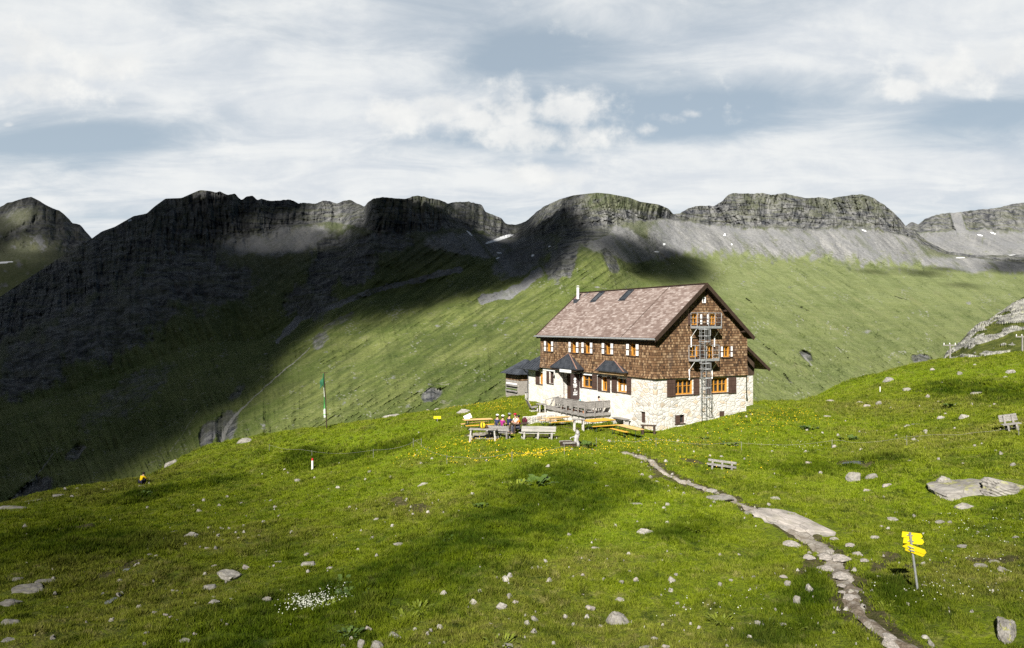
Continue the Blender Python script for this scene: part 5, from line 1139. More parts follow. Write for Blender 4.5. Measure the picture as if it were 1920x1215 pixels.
# ------------------------------------------------------------------ grass, flowers, leafy plants
def keep_off(x, y):
    X, Y = to_house(x, y); inside = (X > -.4) & (X < 12.8) & (Y > -.2) & (Y < 21)
    terr = (X > -2.6) & (X <= .1) & (Y > 5.7) & (Y < 12.5)
    bad = inside | terr
    for rx, ry, rr in ROCK_SPOTS:
        if rr > .12: bad |= (np.abs(x-rx) < rr*.95) & (np.abs(y-ry) < rr*.75)
    return bad
def build_grass():
    N = 2600000
    d = RNG.uniform(13, 92, N); az = RNG.uniform(-.82, .82, N); x = d*np.sin(az)/np.cos(az)*.985; y = d
    w = (d/92)*np.clip((26/d)**1.7*1.0, 0, 1)
    k = RNG.uniform(size=N) < w*2.1; x, y = x[k], y[k]
    A, pd = land(x, y); d = y
    cl = fbm(x/.55, y/.55, o=3); p = (1-A['bare']*.93)*np.clip(.62+1.9*cl+.35*A['lush_shade'], .16, 1); p *= np.where(pd < .16, .06, 1); k = (RNG.uniform(size=len(x)) < p) & ~keep_off(x, y)
    x, y = x[k], y[k]; A = {q: v[k] for q, v in A.items()}
    n = len(x); z = hill(x, y)-.02; dist = np.hypot(x, y)
    clump = (.55+.75*sstep(fbm(x/.9, y/.9, o=3), -.35, .45))*(.75+.7*sstep(fbm(x/.55, y/.55, o=3), -.1, .5))
    Hh = (.10+.09*A['lush_shade']+.03*A['dry'])*clump*RNG.uniform(.7, 1.3, n)*np.clip((dist/26)**.35, .9, 1.5)
    B = 5; Wd = (.013+.006*A['lush_shade'])*np.clip(dist/22, .9, 2.6)
    a = RNG.uniform(0, 2*np.pi, (n, B)); r = RNG.uniform(0, .09, (n, B))*np.clip(dist/24, 1, 2)[:, None]; la = a+RNG.normal(0, .8, (n, B)); le = RNG.uniform(.15, .75, (n, B))
    bx = x[:, None]+r*np.cos(a); by = y[:, None]+r*np.sin(a); h = Hh[:, None]*RNG.uniform(.6, 1.15, (n, B)); wa = RNG.uniform(0, 2*np.pi, (n, B))
    V = np.empty((n, B, 3, 3)); wx, wy = np.cos(wa)*Wd[:, None], np.sin(wa)*Wd[:, None]
    zz = np.broadcast_to(z[:, None], bx.shape)
    V[:, :, 0] = np.stack([bx-wx, by-wy, zz], -1); V[:, :, 1] = np.stack([bx+wx, by+wy, zz], -1)
    V[:, :, 2] = np.stack([bx+np.cos(la)*le*h, by+np.sin(la)*le*h, zz+h], -1)
    cls = RNG.uniform(size=(n, 1))+.22*fbm(x/2.2+5, y/2.2, o=3)[:, None]*1.4
    tint = np.repeat(np.clip(np.where(cls < .16, RNG.uniform(0, .15, (n, 1)), np.where(cls > .86, RNG.uniform(.8, 1, (n, 1)), RNG.uniform(.3, .7, (n, 1))))+RNG.uniform(-.1, .1, (n, B)), 0, 1).reshape(-1), 3)
    AT = {q: np.repeat(v, B*3) for q, v in A.items()}; AT['tint'] = tint
    o = np_mesh('grass', V.reshape(-1, 3), np.arange(n*B*3).reshape(-1, 3), MAT_BLADE, False, AT)
    tag(o, 'green alpine meadow grass covering the hill', 'grass', kind='stuff'); print('tufts', n)
build_grass()
def flowers(name, spots, col, size, label, cat, hmin=.10, hmax=.2):
    vs = []; fs = []
    for (px, py, rx, ry, n) in spots:
        c = hit(px, py)
        for i in range(n):
            a = random.uniform(0, 6.283); r = math.sqrt(random.random())*random.choice((1, .6)); x, y = c.x+math.cos(a)*rx*r, c.y+math.sin(a)*ry*r
            if keep_off(np.array([x]), np.array([y]))[0]: continue
            z = hz(x, y)+random.uniform(hmin, hmax); s_ = size*random.uniform(.6, 1.3); o = len(vs); tx, ty = random.uniform(-.5, .5), random.uniform(-.9, .1)
            for q in range(5):
                b = q*1.2566+a; vs.append((x+math.cos(b)*s_, y+math.sin(b)*s_, z+(math.cos(b)*tx-math.sin(b)*ty)*s_))
            fs.append(tuple(range(o, o+5)))
    o = mesh_obj(name, vs, fs, mat_plain(name+'_petals', col, .7, .1, var=.1)); return tag(o, label, cat, kind='stuff')
flowers('yellow_flowers', [(985,856,5,2.2,385),(1010,850,2,1,110),(880,835,5,2.5,165),(1400,796,5,4,231),(1480,785,5,4,143),(1300,832,6,3,143),(1180,842,5,2,99),(895,757,6,4,143),(960,762,4,3,88),(1230,830,4,2,88),(820,850,5,3,66),(1330,870,4,3,66),(900,825,3,1.5,66),(930,768,1.5,1.5,55),(1440,770,5,3,110)], (.75, .50, .02), .024, 'yellow meadow flowers sprinkled through the grass round the hut', 'flowers')
flowers('white_flowers', [(592,1130,1.1,1.1,260),(570,1142,.8,.9,110),(1890,1000,3,3,110),(1770,1110,2,1.5,50),(1345,1140,2,1.5,30),(1480,840,4,2,80),(1215,830,3,1.5,60),(1850,1060,2,2,40)], (.55, .56, .48), .016, 'white flower heads in the grass, densest in a patch in the lower meadow', 'flowers', .12, .26)
def pebbles():
    vs = []; fs = []; r = np.random.default_rng(5); n = 0
    while n < 650:
        d = r.uniform(14, 60); x = d*math.tan(r.uniform(-.6, .6)); A, pd = land(np.array([x]), np.array([d]))
        if r.uniform() > .12+.6*A['dry'][0]+.5*A['bare'][0]+.6*math.exp(-(pd[0]/1.5)**2) or keep_off(np.array([x]), np.array([d]))[0]: continue
        z = hz(x, d)+.03; s_ = (.018+.075*r.uniform()**2.6)*(1+d/70); o = len(vs); a = r.uniform(0, 6.28); n += 1
        for k in range(5): vs.append((x+math.cos(a+k*1.2566)*s_*r.uniform(.7, 1.3), d+math.sin(a+k*1.2566)*s_*r.uniform(.5, 1), z-.03))
        for k in range(4): vs.append((x+math.cos(a+k*1.57)*s_*r.uniform(.3, .7), d+math.sin(a+k*1.57)*s_*r.uniform(.3, .6), z+s_*r.uniform(.4, .9)))
        fs += [(o+5, o+6, o+7, o+8)]+[(o+k, o+(k+1) % 5, o+5+min(k, 3)) for k in range(5)]+[(o+(k+1) % 5, o+5+(k+1) % 4, o+5+k) for k in range(4)]
    return tag(mesh_obj('pebbles', vs, fs, M_ROCKS[0]), 'small pale stones and chips strewn through the turf', 'pebbles', kind='stuff')
pebbles()
def mat_leaf(name, a, b):
    m, t = new_mat(name); n = t.noise(objco(t), 5, 3, .6); c = t.mix(t.ramp(n, .3, .7), a, b); pb = t.n('ShaderNodeBsdfPrincipled', {'Base Color': c, 'Roughness': .5, 'Specular IOR Level': .3}); tr = t.n('ShaderNodeBsdfTranslucent', {'Color': c})
    ms = t.n('ShaderNodeMixShader', {0: .25, 1: pb.outputs[0], 2: tr.outputs[0]}); t.n('ShaderNodeOutputMaterial', {'Surface': ms.outputs[0]}); return m
M_DOCK = mat_leaf('dock_leaves', (.055, .10, .018), (.12, .18, .035)); M_FERN = mat_leaf('fern_fronds', (.13, .17, .018), (.22, .26, .03))
def dock_mesh(seed, n=34, fern=False):
    r = random.Random(seed); vs = []; fs = []
    for i in range(n):
        a = r.uniform(0, 6.283); q = math.sqrt(r.random())*.6; l = r.uniform(.28, .5); w = l*(.14 if fern else .32); up = r.uniform(.35, 1.1); b = a+r.uniform(-.5, .5); o = len(vs)
        base = Vector((math.cos(a)*q, math.sin(a)*q, r.uniform(.02, .12))); d = Vector((math.cos(b), math.sin(b), 0)); s_ = Vector((-d.y, d.x, 0))
        for t_, ww in ((0, .1), (.3, .85), (.6, 1), (.85, .6), (1, .05)):
            c = base+d*l*t_+Vector((0, 0, up*l*math.sin(t_*2.0)*.8)); vs += [c-s_*w*ww, c+s_*w*ww]
        fs += [(o+2*k, o+2*k+1, o+2*k+3, o+2*k+2) for k in range(4)]
    me = bpy.data.meshes.new('leafy_plant'); me.from_pydata([tuple(v) for v in vs], [], fs); me.materials.append(M_FERN if fern else M_DOCK); me.update(); return me
DOCKS = [dock_mesh(k) for k in range(4)]; FERNS = [dock_mesh(k+20, 26, True) for k in range(3)]
def plant(px, py, r, label, fern=False, group=None):
    p = hit(px, py); o = bpy.data.objects.new('fern' if fern else 'broad_leaf_plant', random.choice(FERNS if fern else DOCKS)); COL.objects.link(o); o.location = (p.x, p.y, p.z-.03); o.scale = (r, r, r*.9); o.rotation_euler = (0, 0, random.uniform(0, 6)); tag(o, label, 'fern' if fern else 'plant', group)
plant(1006, 912, 1.15, 'large dark green broad-leaved clump on the slope below the seats'); plant(972, 912, .85, 'yellow-green fern clump left of the large broad-leaved clump', True); plant(1098, 836, .85, 'leafy green plant growing against the carved fountain post')
plant(1516, 805, .8, 'dark broad-leaved clump on the bright grass right of the hut'); plant(1592, 824, .7, 'dark broad-leaved clump right of the flowers behind the log bench'); plant(1366, 836, .7, 'dark broad-leaved clump between hut corner and log bench'); plant(1320, 822, .4, 'small broad-leaved plant below the hut gable')
plant(640, 1095, .5, 'broad-leaved plant above right of the white flower patch'); plant(662, 1116, .55, 'broad-leaved plant at the right end of the white flower patch'); plant(616, 1142, .5, 'yellow-green fern inside the white flower patch', True); plant(655, 1188, .4, 'small broad-leaved plant below the white flower patch')
plant(905, 950, .5, 'broad-leaved plant left of the large clump, lower down'); plant(838, 1012, .4, 'small broad-leaved plant in the dark grass swathe'); plant(272, 928, .6, 'dark broad-leaved clump below the crouching person'); plant(765, 1162, .5, 'yellow-green fern near the three bottom boulders', True); plant(1305, 995, .55, 'bright fern right of the white boulder', True); plant(1290, 987, .4, 'smaller bright fern right of the white boulder', True); plant(785, 1142, .45, 'tall yellow fern above the three bottom boulders', True); plant(1665, 1140, .4, 'fern left of the signpost foot', True); plant(1485, 1180, .45, 'fern near the bottom left of the path', True); plant(1440, 1172, .35, 'broad leaves beside the pale stone near the bottom'); plant(1350, 1165, .45, 'fern in dry grass near the bottom', True); plant(940, 1208, .5, 'fern cut by the bottom edge at the centre', True); plant(1785, 762, .7, 'dark clump on the right slope')
# small dark pools
def mat_water():
    m, t = new_mat('bog_water'); finish(t, (.012, .014, .012), .06, t.bump(t.noise(pos(t), 6, 3, .5), .08, .02), .5); return m
MW = mat_water()
for (px, py, rx, ry) in ((1606,868,.75,.32),(208,1128,.12,.30),(236,1070,.13,.22)):
    c = hit(px, py); n = 28; vs = []
    zmin = c.z+.035
    for k in range(n):
        a = k/n*6.283; q = 1+.35*float(pnoise(np.array([math.cos(a)*1.5+px]), np.array([math.sin(a)*1.5]))[0]); vs.append((c.x+math.cos(a)*rx*q, c.y+math.sin(a)*ry*q, hz(c.x+math.cos(a)*rx*q*.5, c.y+math.sin(a)*ry*q*.5)+.035))
    vs.append((c.x, c.y, c.z+.035)); tag(mesh_obj('puddle', vs, [(k, (k+1) % n, n) for k in range(n)], MW, smooth=True), kind='structure')
# ------------------------------------------------------------------ seats, tables and other furniture
M_YTOP = mat_wood('yellow_varnished_pine', (.56, .27, .03), (.78, .46, .07), 0); M_OTOP = mat_wood('faded_orange_pine', (.58, .34, .13), (.78, .52, .25), 0); M_GREEN = mat_plain('dark_green_steel', (.03, .06, .035), .5)
def each(mb_list, name, mats, parent, **kw):
    for mb in mb_list: mb.build(name, mats, parent, **kw)
def root(name, x, y, rz, label, cat, group=None, z=None, lift=0.0):
    o = empty(name, (x, y, (hz(x, y) if z is None else z)+lift), rz); return tag(o, label, cat, group)
def tilt_along(o, hl):
    """let a long thing follow the lie of the ground"""
    c, s_ = math.cos(o.rotation_euler[2]), math.sin(o.rotation_euler[2]); a, b = hz(o.location.x+c*hl, o.location.y+s_*hl), hz(o.location.x-c*hl, o.location.y-s_*hl)
    o.rotation_euler[1] = -math.atan((a-b)/(2*hl)); o.location.z = (a+b)/2
def fold_leg(x, w, h):
    mb = MB(); s_ = 1 if x > 0 else -1
    mb.tube([(x,-w,h),(x,-w,.02),(x,w,.02),(x,w,h)], .018, 5); mb.tube([(x,-w,h*.5),(x,w,h*.5)], .013, 5); mb.tube([(x,0,h*.5),(x-s_*.38,0,h)], .012, 5); return mb
def beer_table(p0, p1, label, mat, group='folding beer tables in the yard', wide=.34):
    c = (p0+p1)/2; L_ = min(max((p1-p0).length, 1.6), 2.4); rz = math.atan2(p1.y-p0.y, p1.x-p0.x); o = root('beer_table', c.x, c.y, rz, label, 'table', group); tilt_along(o, L_*.45)
    mb = MB()
    for k in range(3): mb.box(-L_/2, L_/2, -wide+k*wide*.67, -wide+k*wide*.67+wide*.655, .74, .77)
    mb.build('table_top', mat, o); mb = MB(); mb.box(-L_/2+.1, L_/2-.1, -wide+.03, -wide+.05, .69, .739); mb.box(-L_/2+.1, L_/2-.1, wide-.05, wide-.03, .69, .739); mb.build('rail', M_GREEN, o)
    for x in (-L_/2+.28, L_/2-.28): fold_leg(x, wide-.08, .738).build('leg', M_GREEN, o)
    return o
def beer_bench(p0, p1, label, mat, group='folding beer benches in the yard'):
    c = (p0+p1)/2; L_ = min(max((p1-p0).length, 1.4), 2.4); rz = math.atan2(p1.y-p0.y, p1.x-p0.x); o = root('beer_bench', c.x, c.y, rz, label, 'bench', group); tilt_along(o, L_*.45)
    mb = MB(); mb.box(-L_/2, L_/2, -.13, .13, .45, .48); mb.build('seat', mat, o)
    for x in (-L_/2+.28, L_/2-.28): fold_leg(x, .10, .449).build('leg', M_GREEN, o)
    return o
def off(p, q, d):
    v = Vector((q.x-p.x, q.y-p.y, 0)).normalized(); n = Vector((v.y, -v.x, 0))*d; return p+n, q+n
a, b = hit_h(869, 787, .77), hit_h(922, 785, .77); beer_table(a, b, 'faded orange beer table left of the seated hikers', M_OTOP); p, q = off(a, b, .68); beer_bench(p, q, 'yellow bench on the near side of the left beer table', M_YTOP); p, q = off(a, b, -.68); beer_bench(p, q, 'orange bench on the far side of the left beer table', M_OTOP)
a, b = hit_h(1017, 783.5, .77), hit_h(1069, 779.5, .77); beer_table(a, b, 'faded orange beer table behind the white bench, under the terrace corner', M_OTOP); p, q = off(a, b, .70); beer_bench(p, q, 'yellow bench on the near side of the beer table under the terrace', M_YTOP); p, q = off(a, b, -.68); beer_bench(p, q, 'bench on the far side of the beer table under the terrace', M_OTOP)
a, b = hit_h(1099, 790, .77), hit_h(1152, 786, .77); beer_table(a, b, 'bright yellow beer table in front of the terrace wall, nearer of two side by side', M_YTOP); p, q = off(a, b, .72); beer_bench(p, q, 'yellow bench in front of the pair of bright yellow tables', M_YTOP); p, q = off(a, b, -.75); beer_table(p, q, 'bright yellow beer table in front of the terrace wall, farther of two side by side', M_YTOP)
a, b = hit_h(1158, 795, .77), hit_h(1206, 806, .77); beer_table(a, b, 'faded beer table running beside the hut wall to the corner', M_OTOP); beer_bench(hit_h(1146, 803, .48), hit_h(1176, 810, .48), 'short yellow bench standing in the grass beside the faded table near the corner', M_YTOP)
# wooden benches with backs
def back_bench(p0, p1, label, mat, legs=3, h=.45, bh=.95, planks=2, face=1, name='wooden_bench', group=None, lift=0):
    c = (p0+p1)/2; L_ = (p1-p0).length; rz = math.atan2(p1.y-p0.y, p1.x-p0.x); o = root(name, c.x, c.y, rz, label, 'bench', group); tilt_along(o, L_*.45)
    mb = MB(); mb.box(-L_/2, L_/2, 0*face, .20*face, h-.05, h); mb.box(-L_/2, L_/2, .21*face, .42*face, h-.05, h); mb.build('seat', mat, o)
    hh = (bh-h-.10)/planks; mb = MB()
    for k in range(planks): mb.box(-L_/2, L_/2, (-.10-.02*k)*face, (-.05-.02*k)*face, h+.10+k*hh, h+.09+(k+1)*hh)
    mb.build('backrest', mat, o)
    for k in range(legs):
        x = -L_/2+.25+(L_-.5)*k/(legs-1); mb = MB(); mb.box(x-.055, x+.055, -.05*face, .06*face, -.15, h-.051); mb.box(x-.05, x+.05, -.048*face, .002*face, h-.05, bh-.05); mb.build('leg', mat, o); mb = MB(); mb.box(x-.05, x+.05, .30*face, .40*face, -.15, h-.051); mb.build('leg', mat, o)
    return o
back_bench(hit_h(976, 812, .45), hit_h(1040, 812, .45), 'long bleached white bench seen from behind, three legs', M_PALEWOOD, 3, .45, .95, 2)
HB0, HB1 = hit_h(912, 797, .9), hit_h(956, 800, .9)
back_bench(HB0, HB1, 'grey bench carrying three hikers seen from behind', M_GREYWOOD, 3, .45, .92, 2)
c_ = hit(1895, 806); a, b = c_+Vector((-.45, .12, 0)), c_+Vector((.45, -.12, 0)); back_bench(b, a, 'weathered bench with slatted back alone on the right slope', M_GREYWOOD, 2, .42, .92, 3)
a, b = hit_h(1327, 868, .18), hit_h(1380, 874, .18); back_bench(a, b, 'low bench of two weathered squared logs beside the upper path', M_GREYWOOD, 3, .18, .42, 1, -1, 'log_bench')
def rustic_table(px, py, L_, D_, h, rz, label, legs=4, name='rustic_table', mat=None, r=.055, splay=.08, cat='table', thick=.06):
    p = hit_h(px, py, h); o = root(name, p.x, p.y, rz, label, cat); mat = mat or M_GREYWOOD; mb = MB()
    n = 3
    for k in range(n): mb.box(-L_/2, L_/2, -D_/2+k*D_/n, -D_/2+(k+1)*D_/n-.012, h-thick, h)
    mb.build('table_top', mat, o, bevel=.012)
    for sx in (-1, 1):
        for sy in (-1, 1): m_ = MB(); m_.tube([(sx*(L_/2-.16),sy*(D_/2-.10),h-thick-.001),(sx*(L_/2-.16+splay),sy*(D_/2-.10+splay*.5),-.15)], [r, r*1.2], 7); m_.build('leg', M_PALEWOOD if mat is M_GREYWOOD else mat, o)
    return o
rustic_table(906, 804, 1.95, .75, .74, -.10, 'grey trestle table with a yellow pack on it at the edge of the seating ring'); rustic_table(1085, 786, .95, .6, .95, .1, 'tall small grey table between the yellow tables', splay=.04)
rustic_table(1216, 797, 1.15, .55, .72, -.2, 'dark rough table on thick round legs at the hut corner', r=.085, splay=.02, mat=M_LEAN); rustic_table(974, 793.5, 1.1, .8, .76, .2, 'dark table in front of the seated hikers', mat=M_LEAN)
rustic_table(1015, 757, .8, .8, .75, .3, 'square grey table on posts on the grass by the entrance', splay=.03, r=.06); rustic_table(1001, 733.5, 2.1, .5, .72, .5, 'long grey log table by the low wing', splay=.02, r=.06)
def lounge(px, py, rz, label):
    p = hit(px, py); o = root('log_chair', p.x, p.y, rz, label, 'seat'); mb = MB(); mb.beam((0,-.05,.32),(0,.55,.42),.55,.07); mb.build('seat', M_GREYWOOD, o); mb = MB(); mb.beam((0,-.05,.30),(0,-.45,1.05),.55,.08,up=(0,1,0)); mb.build('backrest', M_GREYWOOD, o); mb = MB(); mb.box(-.26, .26, -.12, .45, -.1, .08); mb.box(-.08, .08, .1, .3, .08, .34); mb.build('base', M_PALEWOOD, o)
lounge(996, 771, -1.2, 'carved grey wooden seat left of the square table by the entrance'); lounge(1030, 768, 1.6, 'carved grey wooden seat right of the square table by the entrance')
# bench against the wall, in the frame of the hut
x_, y_ = from_house(-.45, 3.75); wb = root('wall_bench', x_, y_, HTH+math.pi/2, 'grey plank bench standing against the hut wall near the cellar door', 'bench'); mb = MB(); mb.box(-.9, .9, -.28, .28, .50, .56); mb.build('seat', M_GREYWOOD, wb)
for x in (-.7, .7): m_ = MB(); m_.box(x-.06, x+.06, -.22, .22, -.2, .499); m_.build('leg', M_PALEWOOD, wb)
# low pale walls in the yard
def low_wall(px0, py0, px1, py1, h, th, label):
    a, b = hit(px0, py0), hit(px1, py1); L_ = (b-a).length; rz = math.atan2(b.y-a.y, b.x-a.x); o = root('low_wall', (a.x+b.x)/2, (a.y+b.y)/2, rz, label, 'wall'); nx_, nz_ = 24, 6; vs = []; fs = []
    mb = MB(); x = -L_/2; r = random.Random(5)
    while x < L_/2-.1:
        w_ = min(r.uniform(.3, .6), L_/2-x); z = -.25
        for j in range(3): hh = h/3*r.uniform(.9, 1.08)+(.25/3); mb.box(x+.008, x+w_-.008, -th/2+r.uniform(-.03, .03), th/2+r.uniform(-.03, .03), z, z+hh-.008); z += hh
        x += w_
    mb.build('stonework', M_STONE, o, bevel=.02); return o
low_wall(984, 796, 1040, 791, .62, .5, 'low pale stone wall behind the white bench'); low_wall(1012, 782, 1050, 779, .35, .9, 'low pale stone step in front of the terrace')
# carved fountain: post and trough
p = hit(1081, 838); ft = root('carved_fountain', p.x, p.y, .3, 'carved weathered wooden fountain post with a dark trough beside it', 'fountain'); mb = MB(); rr = random.Random(2)
mb.tube([(0,0,-.2),(.02,0,.25),(-.03,.02,.5),(.03,0,.72),(.10,0,.90),(.06,0,1.02),(.0,.0,1.14)], [.24,.20,.15,.17,.15,.13,.05], 9); mb.ball((.05,-.05,.95), .15, 8); mb.ball((-.07,-.02,.62), .12, 8); mb.build('carved_post', mat_wood('silver_grey_wood', (.16,.15,.14), (.56,.54,.52), 2), ft, smooth=True)
mb = MB(); mb.box(-1.0,-.20,-.30,-.24,0,.38); mb.box(-1.0,-.20,.24,.30,0,.38); mb.box(-1.06,-1.0,-.30,.30,0,.38); mb.box(-.20,-.14,-.30,.30,0,.38); mb.box(-1.0,-.20,-.24,.24,.0,.08); mb.build('trough', M_LEAN, ft); mb = MB(); mb.box(-.999,-.201,-.239,.239,.26,.28); mb.build('water', MW, ft); mb = MB(); mb.tube([(-.10,0,.72),(-.42,0,.64),(-.45,0,.55)], .025, 6); mb.build('spout', M_STEEL, ft)
mb = MB(); mb.box(-1.1,-.2,-.36,-.302,.30,.42); mb.box(-1.1,-.2,.302,.36,.30,.42); mb.build('trough_rim', M_GREYWOOD, ft)
# packs
def pack(px, py, h, label, col, s_=1.0, name='backpack'):
    p = hit_h(px, py, h); z = hz(p.x, p.y)+h; o = empty(name, (p.x, p.y, z), random.uniform(0, 3)); tag(o, label, 'backpack'); m_ = mat_plain('pack_cloth', col, .8, .1); mb = MB(); mb.ball((0,0,.20*s_), .26*s_, 10, sq=(1.0,.62,.95)); mb.ball((.02,-.12*s_,.15*s_), .15*s_, 8, sq=(1,.7,.9)); mb.build('bag', m_, o, smooth=True); mb = MB(); mb.ball((0,0,.42*s_), .17*s_, 8, sq=(1.1,.7,.45)); mb.build('lid', mat_plain('lid_cloth', tuple(c*.5 for c in col), .8), o, smooth=True)
    for sx in (-1, 1): mb = MB(); mb.tube([(sx*.1*s_,.15*s_,.42*s_),(sx*.12*s_,.24*s_,.28*s_),(sx*.12*s_,.17*s_,.06*s_)], .022, 5); mb.build('strap', M_LEAN, o)
pack(905, 803, .74, 'yellow backpack lying on the trestle table', (.62, .47, .03), .95); pack(912, 803.5, .74, 'small brown bag on the trestle table, right of the yellow pack', (.10, .055, .03), .55); pack(929, 808, 0, 'dark blue backpack on the ground between trestle table and bench', (.02, .024, .035), 1.15); pack(921, 812, 0, 'black backpack on the ground under the trestle table', (.012, .012, .014), .95); pack(940, 811, 0, 'grey backpack on the ground behind the hikers bench', (.22, .21, .20), .8); pack(984, 793, .5, 'maroon bag on the bench beside the orange shirt', (.10, .015, .03), .9)
# flagpole with a hanging banner
p = hit(613, 803); D = p.y; fp = root('flagpole', p.x, p.y, 0, 'dark flagpole with a limp green and white banner on the hill brow', 'flagpole'); hp_ = 105*D/F; tx = -5*D/F
mb = MB(); mb.tube([(0,0,-.4),(tx*.5,0,hp_*.5),(tx,0,hp_)], [.055,.05,.035], 8); mb.build('pole', M_DARKWOOD, fp); mb = MB(); mb.box(tx-.42, tx+.35, -.02, .02, hp_-.06, hp_-.02); mb.build('crossbar', M_DARKWOOD, fp)
m_, t = new_mat('banner_cloth'); zz = t.sep(objco(t))[2]; w1 = t.math('ADD', zz, t.math('MULTIPLY', t.noise(objco(t), 2.2, 2, .5), .7)); c = t.mix(t.ramp(w1, 4.35, 4.4), (.62,.66,.60), (.035,.16,.06)); c = t.mix(t.math('MULTIPLY', t.ramp(w1, 2.2, 2.25), t.ramp(w1, 3.45, 3.4)), c, (.10,.33,.10)); c = t.mix(t.math('MULTIPLY', t.ramp(w1, 1.62, 1.66), t.ramp(w1, 1.82, 1.78)), c, (.16,.42,.14)); finish(t, c, .8)
vs = []; nz_, nx_ = 60, 8
for i in range(nz_+1):
    q = i/nz_; z = hp_-.1-q*(hp_-1.15); wd = .09+.10*q**3+.03*math.sin(q*9)
    for j in range(nx_+1): s_ = j/nx_; vs.append((tx*(1-q*.8)-.06-s_*wd, .05*math.sin(s_*7+q*5)+.06*math.sin(q*11+s_*3), z-.05*s_))
bo = mesh_obj('banner', vs, [(i*(nx_+1)+j, i*(nx_+1)+j+1, (i+1)*(nx_+1)+j+1, (i+1)*(nx_+1)+j) for i in range(nz_) for j in range(nx_)], m_, fp, True); bo.modifiers.new('cloth', 'SOLIDIFY').thickness = .008
vs = []
for i in range(9):
    for j in range(5): vs.append((tx-.08-j*.085-.02*math.sin(i), .05*math.sin(i*.8+j), hp_-.45-i*.1-j*.10))
bo = mesh_obj('pennant', vs, [(i*5+j, i*5+j+1, i*5+j+6, i*5+j+5) for i in range(8) for j in range(4)], mat_plain('pennant_green', (.02,.10,.05), .8), fp, True); bo.modifiers.new('cloth', 'SOLIDIFY').thickness = .008
# signpost with yellow arrow plates (their backs are towards us)
p = hit(1722, 1104); D = p.y; k = D/F; sp = root('signpost', p.x, p.y, 0, 'leaning grey steel post with yellow arrow signs in the right meadow', 'signpost'); M_YEL = mat_plain('yellow_enamel', (.78,.60,.012), .4, .4, var=.04)
T = Vector((-16*k, 0, 104*k)); mb = MB(); mb.tube([(0,0,-.25),tuple(T)], .032, 10); mb.build('post', M_STEEL, sp); mb = MB(); mb.tube([tuple(T),tuple(T*1.012)], .036, 10); mb.build('post_cap', M_STEEL, sp)
def plate(z0, h, L0, L1, rz, notch, mat, tilt=0.0, yoff=.05):
    o_ = empty('sign', tuple(T*(z0/T.z)+Vector((0, 0, 0))), rz, sp); o_.rotation_euler = (0, tilt, rz); mb = MB(); mb.prism([(-L0,yoff,-h/2),(L1-h*.35,yoff,-h/2),(L1,yoff,0),(L1-h*.35,yoff,h/2),(-L0,yoff,h/2)], (0,.004,0)); mb.build('plate', mat, o_); mb = MB(); mb.box(-.09,.09,yoff-.022,yoff-.002,-.012,.012); mb.box(-.014,.014,yoff-.05,yoff-.022,-.02,.02); mb.build('bracket', M_STEEL, o_)
plate(100*k, 10.5*k, 14*k, 25*k, 0, 0, M_YEL, R(7)); plate(89*k, 10.2*k, 13*k, 26*k, 0, 0, M_YEL, R(5)); plate(78.5*k, 9.5*k, 16*k, 28*k, R(-58), 0, M_YEL, R(6), -.05); plate(69*k+.06, 9.0*k, 12*k, 24*k, R(-58), 0, M_YEL, R(6), -.05)
# marker post, small signs, stakes, poles
p = hit(586, 880); D = p.y; mk = root('marker_post', p.x, p.y, 0, 'white marker post with a red top set in stones on the left slope', 'marker post'); h_ = 21*D/F; mb = MB(); mb.tube([(0,0,-.2),(0,0,h_*.80)], .085, 8); mb.build('shaft', M_WHITE, mk); mb = MB(); mb.tube([(0,0,h_*.801),(0,0,h_)], [.088,.07], 8); mb.build('red_top', mat_plain('red_paint', (.50,.03,.03), .5), mk)
p = hit(820, 791); sg = root('small_sign', p.x, p.y, 0, 'small yellow plate on a stake on the hill brow left of the hut', 'sign'); mb = MB(); mb.tube([(0,0,-.2),(0,0,.35)], .03, 6); mb.build('stake', M_GREYWOOD, sg); mb = MB(); mb.beam((-.32,0,.40),(.32,0,.40),.03,.22); mb.build('plate', M_YEL, sg)
p = hit_h(877, 785, .4); sg = root('notice_board', p.x, p.y, .2, 'slanting white board on a stake behind the left beer table', 'board'); mb = MB(); mb.tube([(0,0,-.2),(0,0,.5)], .03, 6); mb.build('stake', M_GREYWOOD, sg); mb = MB(); mb.beam((-.28,0,.42),(.28,0,.66),.4,.03,up=(0,-.8,.6)); mb.build('panel', M_WHITE, sg)
p = hit(1650, 736); sk = root('marker_stake', p.x, p.y, 0, 'thin white stake on the brow of the right slope', 'stake'); mb = MB(); mb.tube([(0,0,-.2),(0,0,.55)], .04, 6); mb.build('stake_shaft', M_WHITE, sk)
def tpole(px, py_b, py_t, Dst, w, label):
    x, z0, z1 = (px-960)/F*Dst, hz((px-960)/F*Dst, Dst), (V0-py_t)/F*Dst; o = empty('cable_pole', (x, Dst, z0), 0); tag(o, label, 'pole'); mb = MB(); mb.tube([(0,0,-.5),(0,0,z1-z0)], [.11,.08], 7); mb.build('pole', M_GREYWOOD, o); mb = MB(); mb.beam((-w/2,.1,z1-z0-.15),(w/2,.1,z1-z0-.15),.10,.12); mb.build('cross_arm', M_GREYWOOD, o)
    for s_ in (-1, 0, 1): mb = MB(); mb.tube([(s_*w*.42,.1,z1-z0-.08),(s_*w*.42,.1,z1-z0+.14)], .05, 6); mb.build('insulator', M_WHITE, o)
tpole(1781.5, 674, 645, 86, 1.6, 'wooden cable pole with a crossbar in front of the left edge of the rocky knoll'); tpole(1917, 664, 629, 84, 1.5, 'wooden cable pole with a crossbar at the right picture edge')
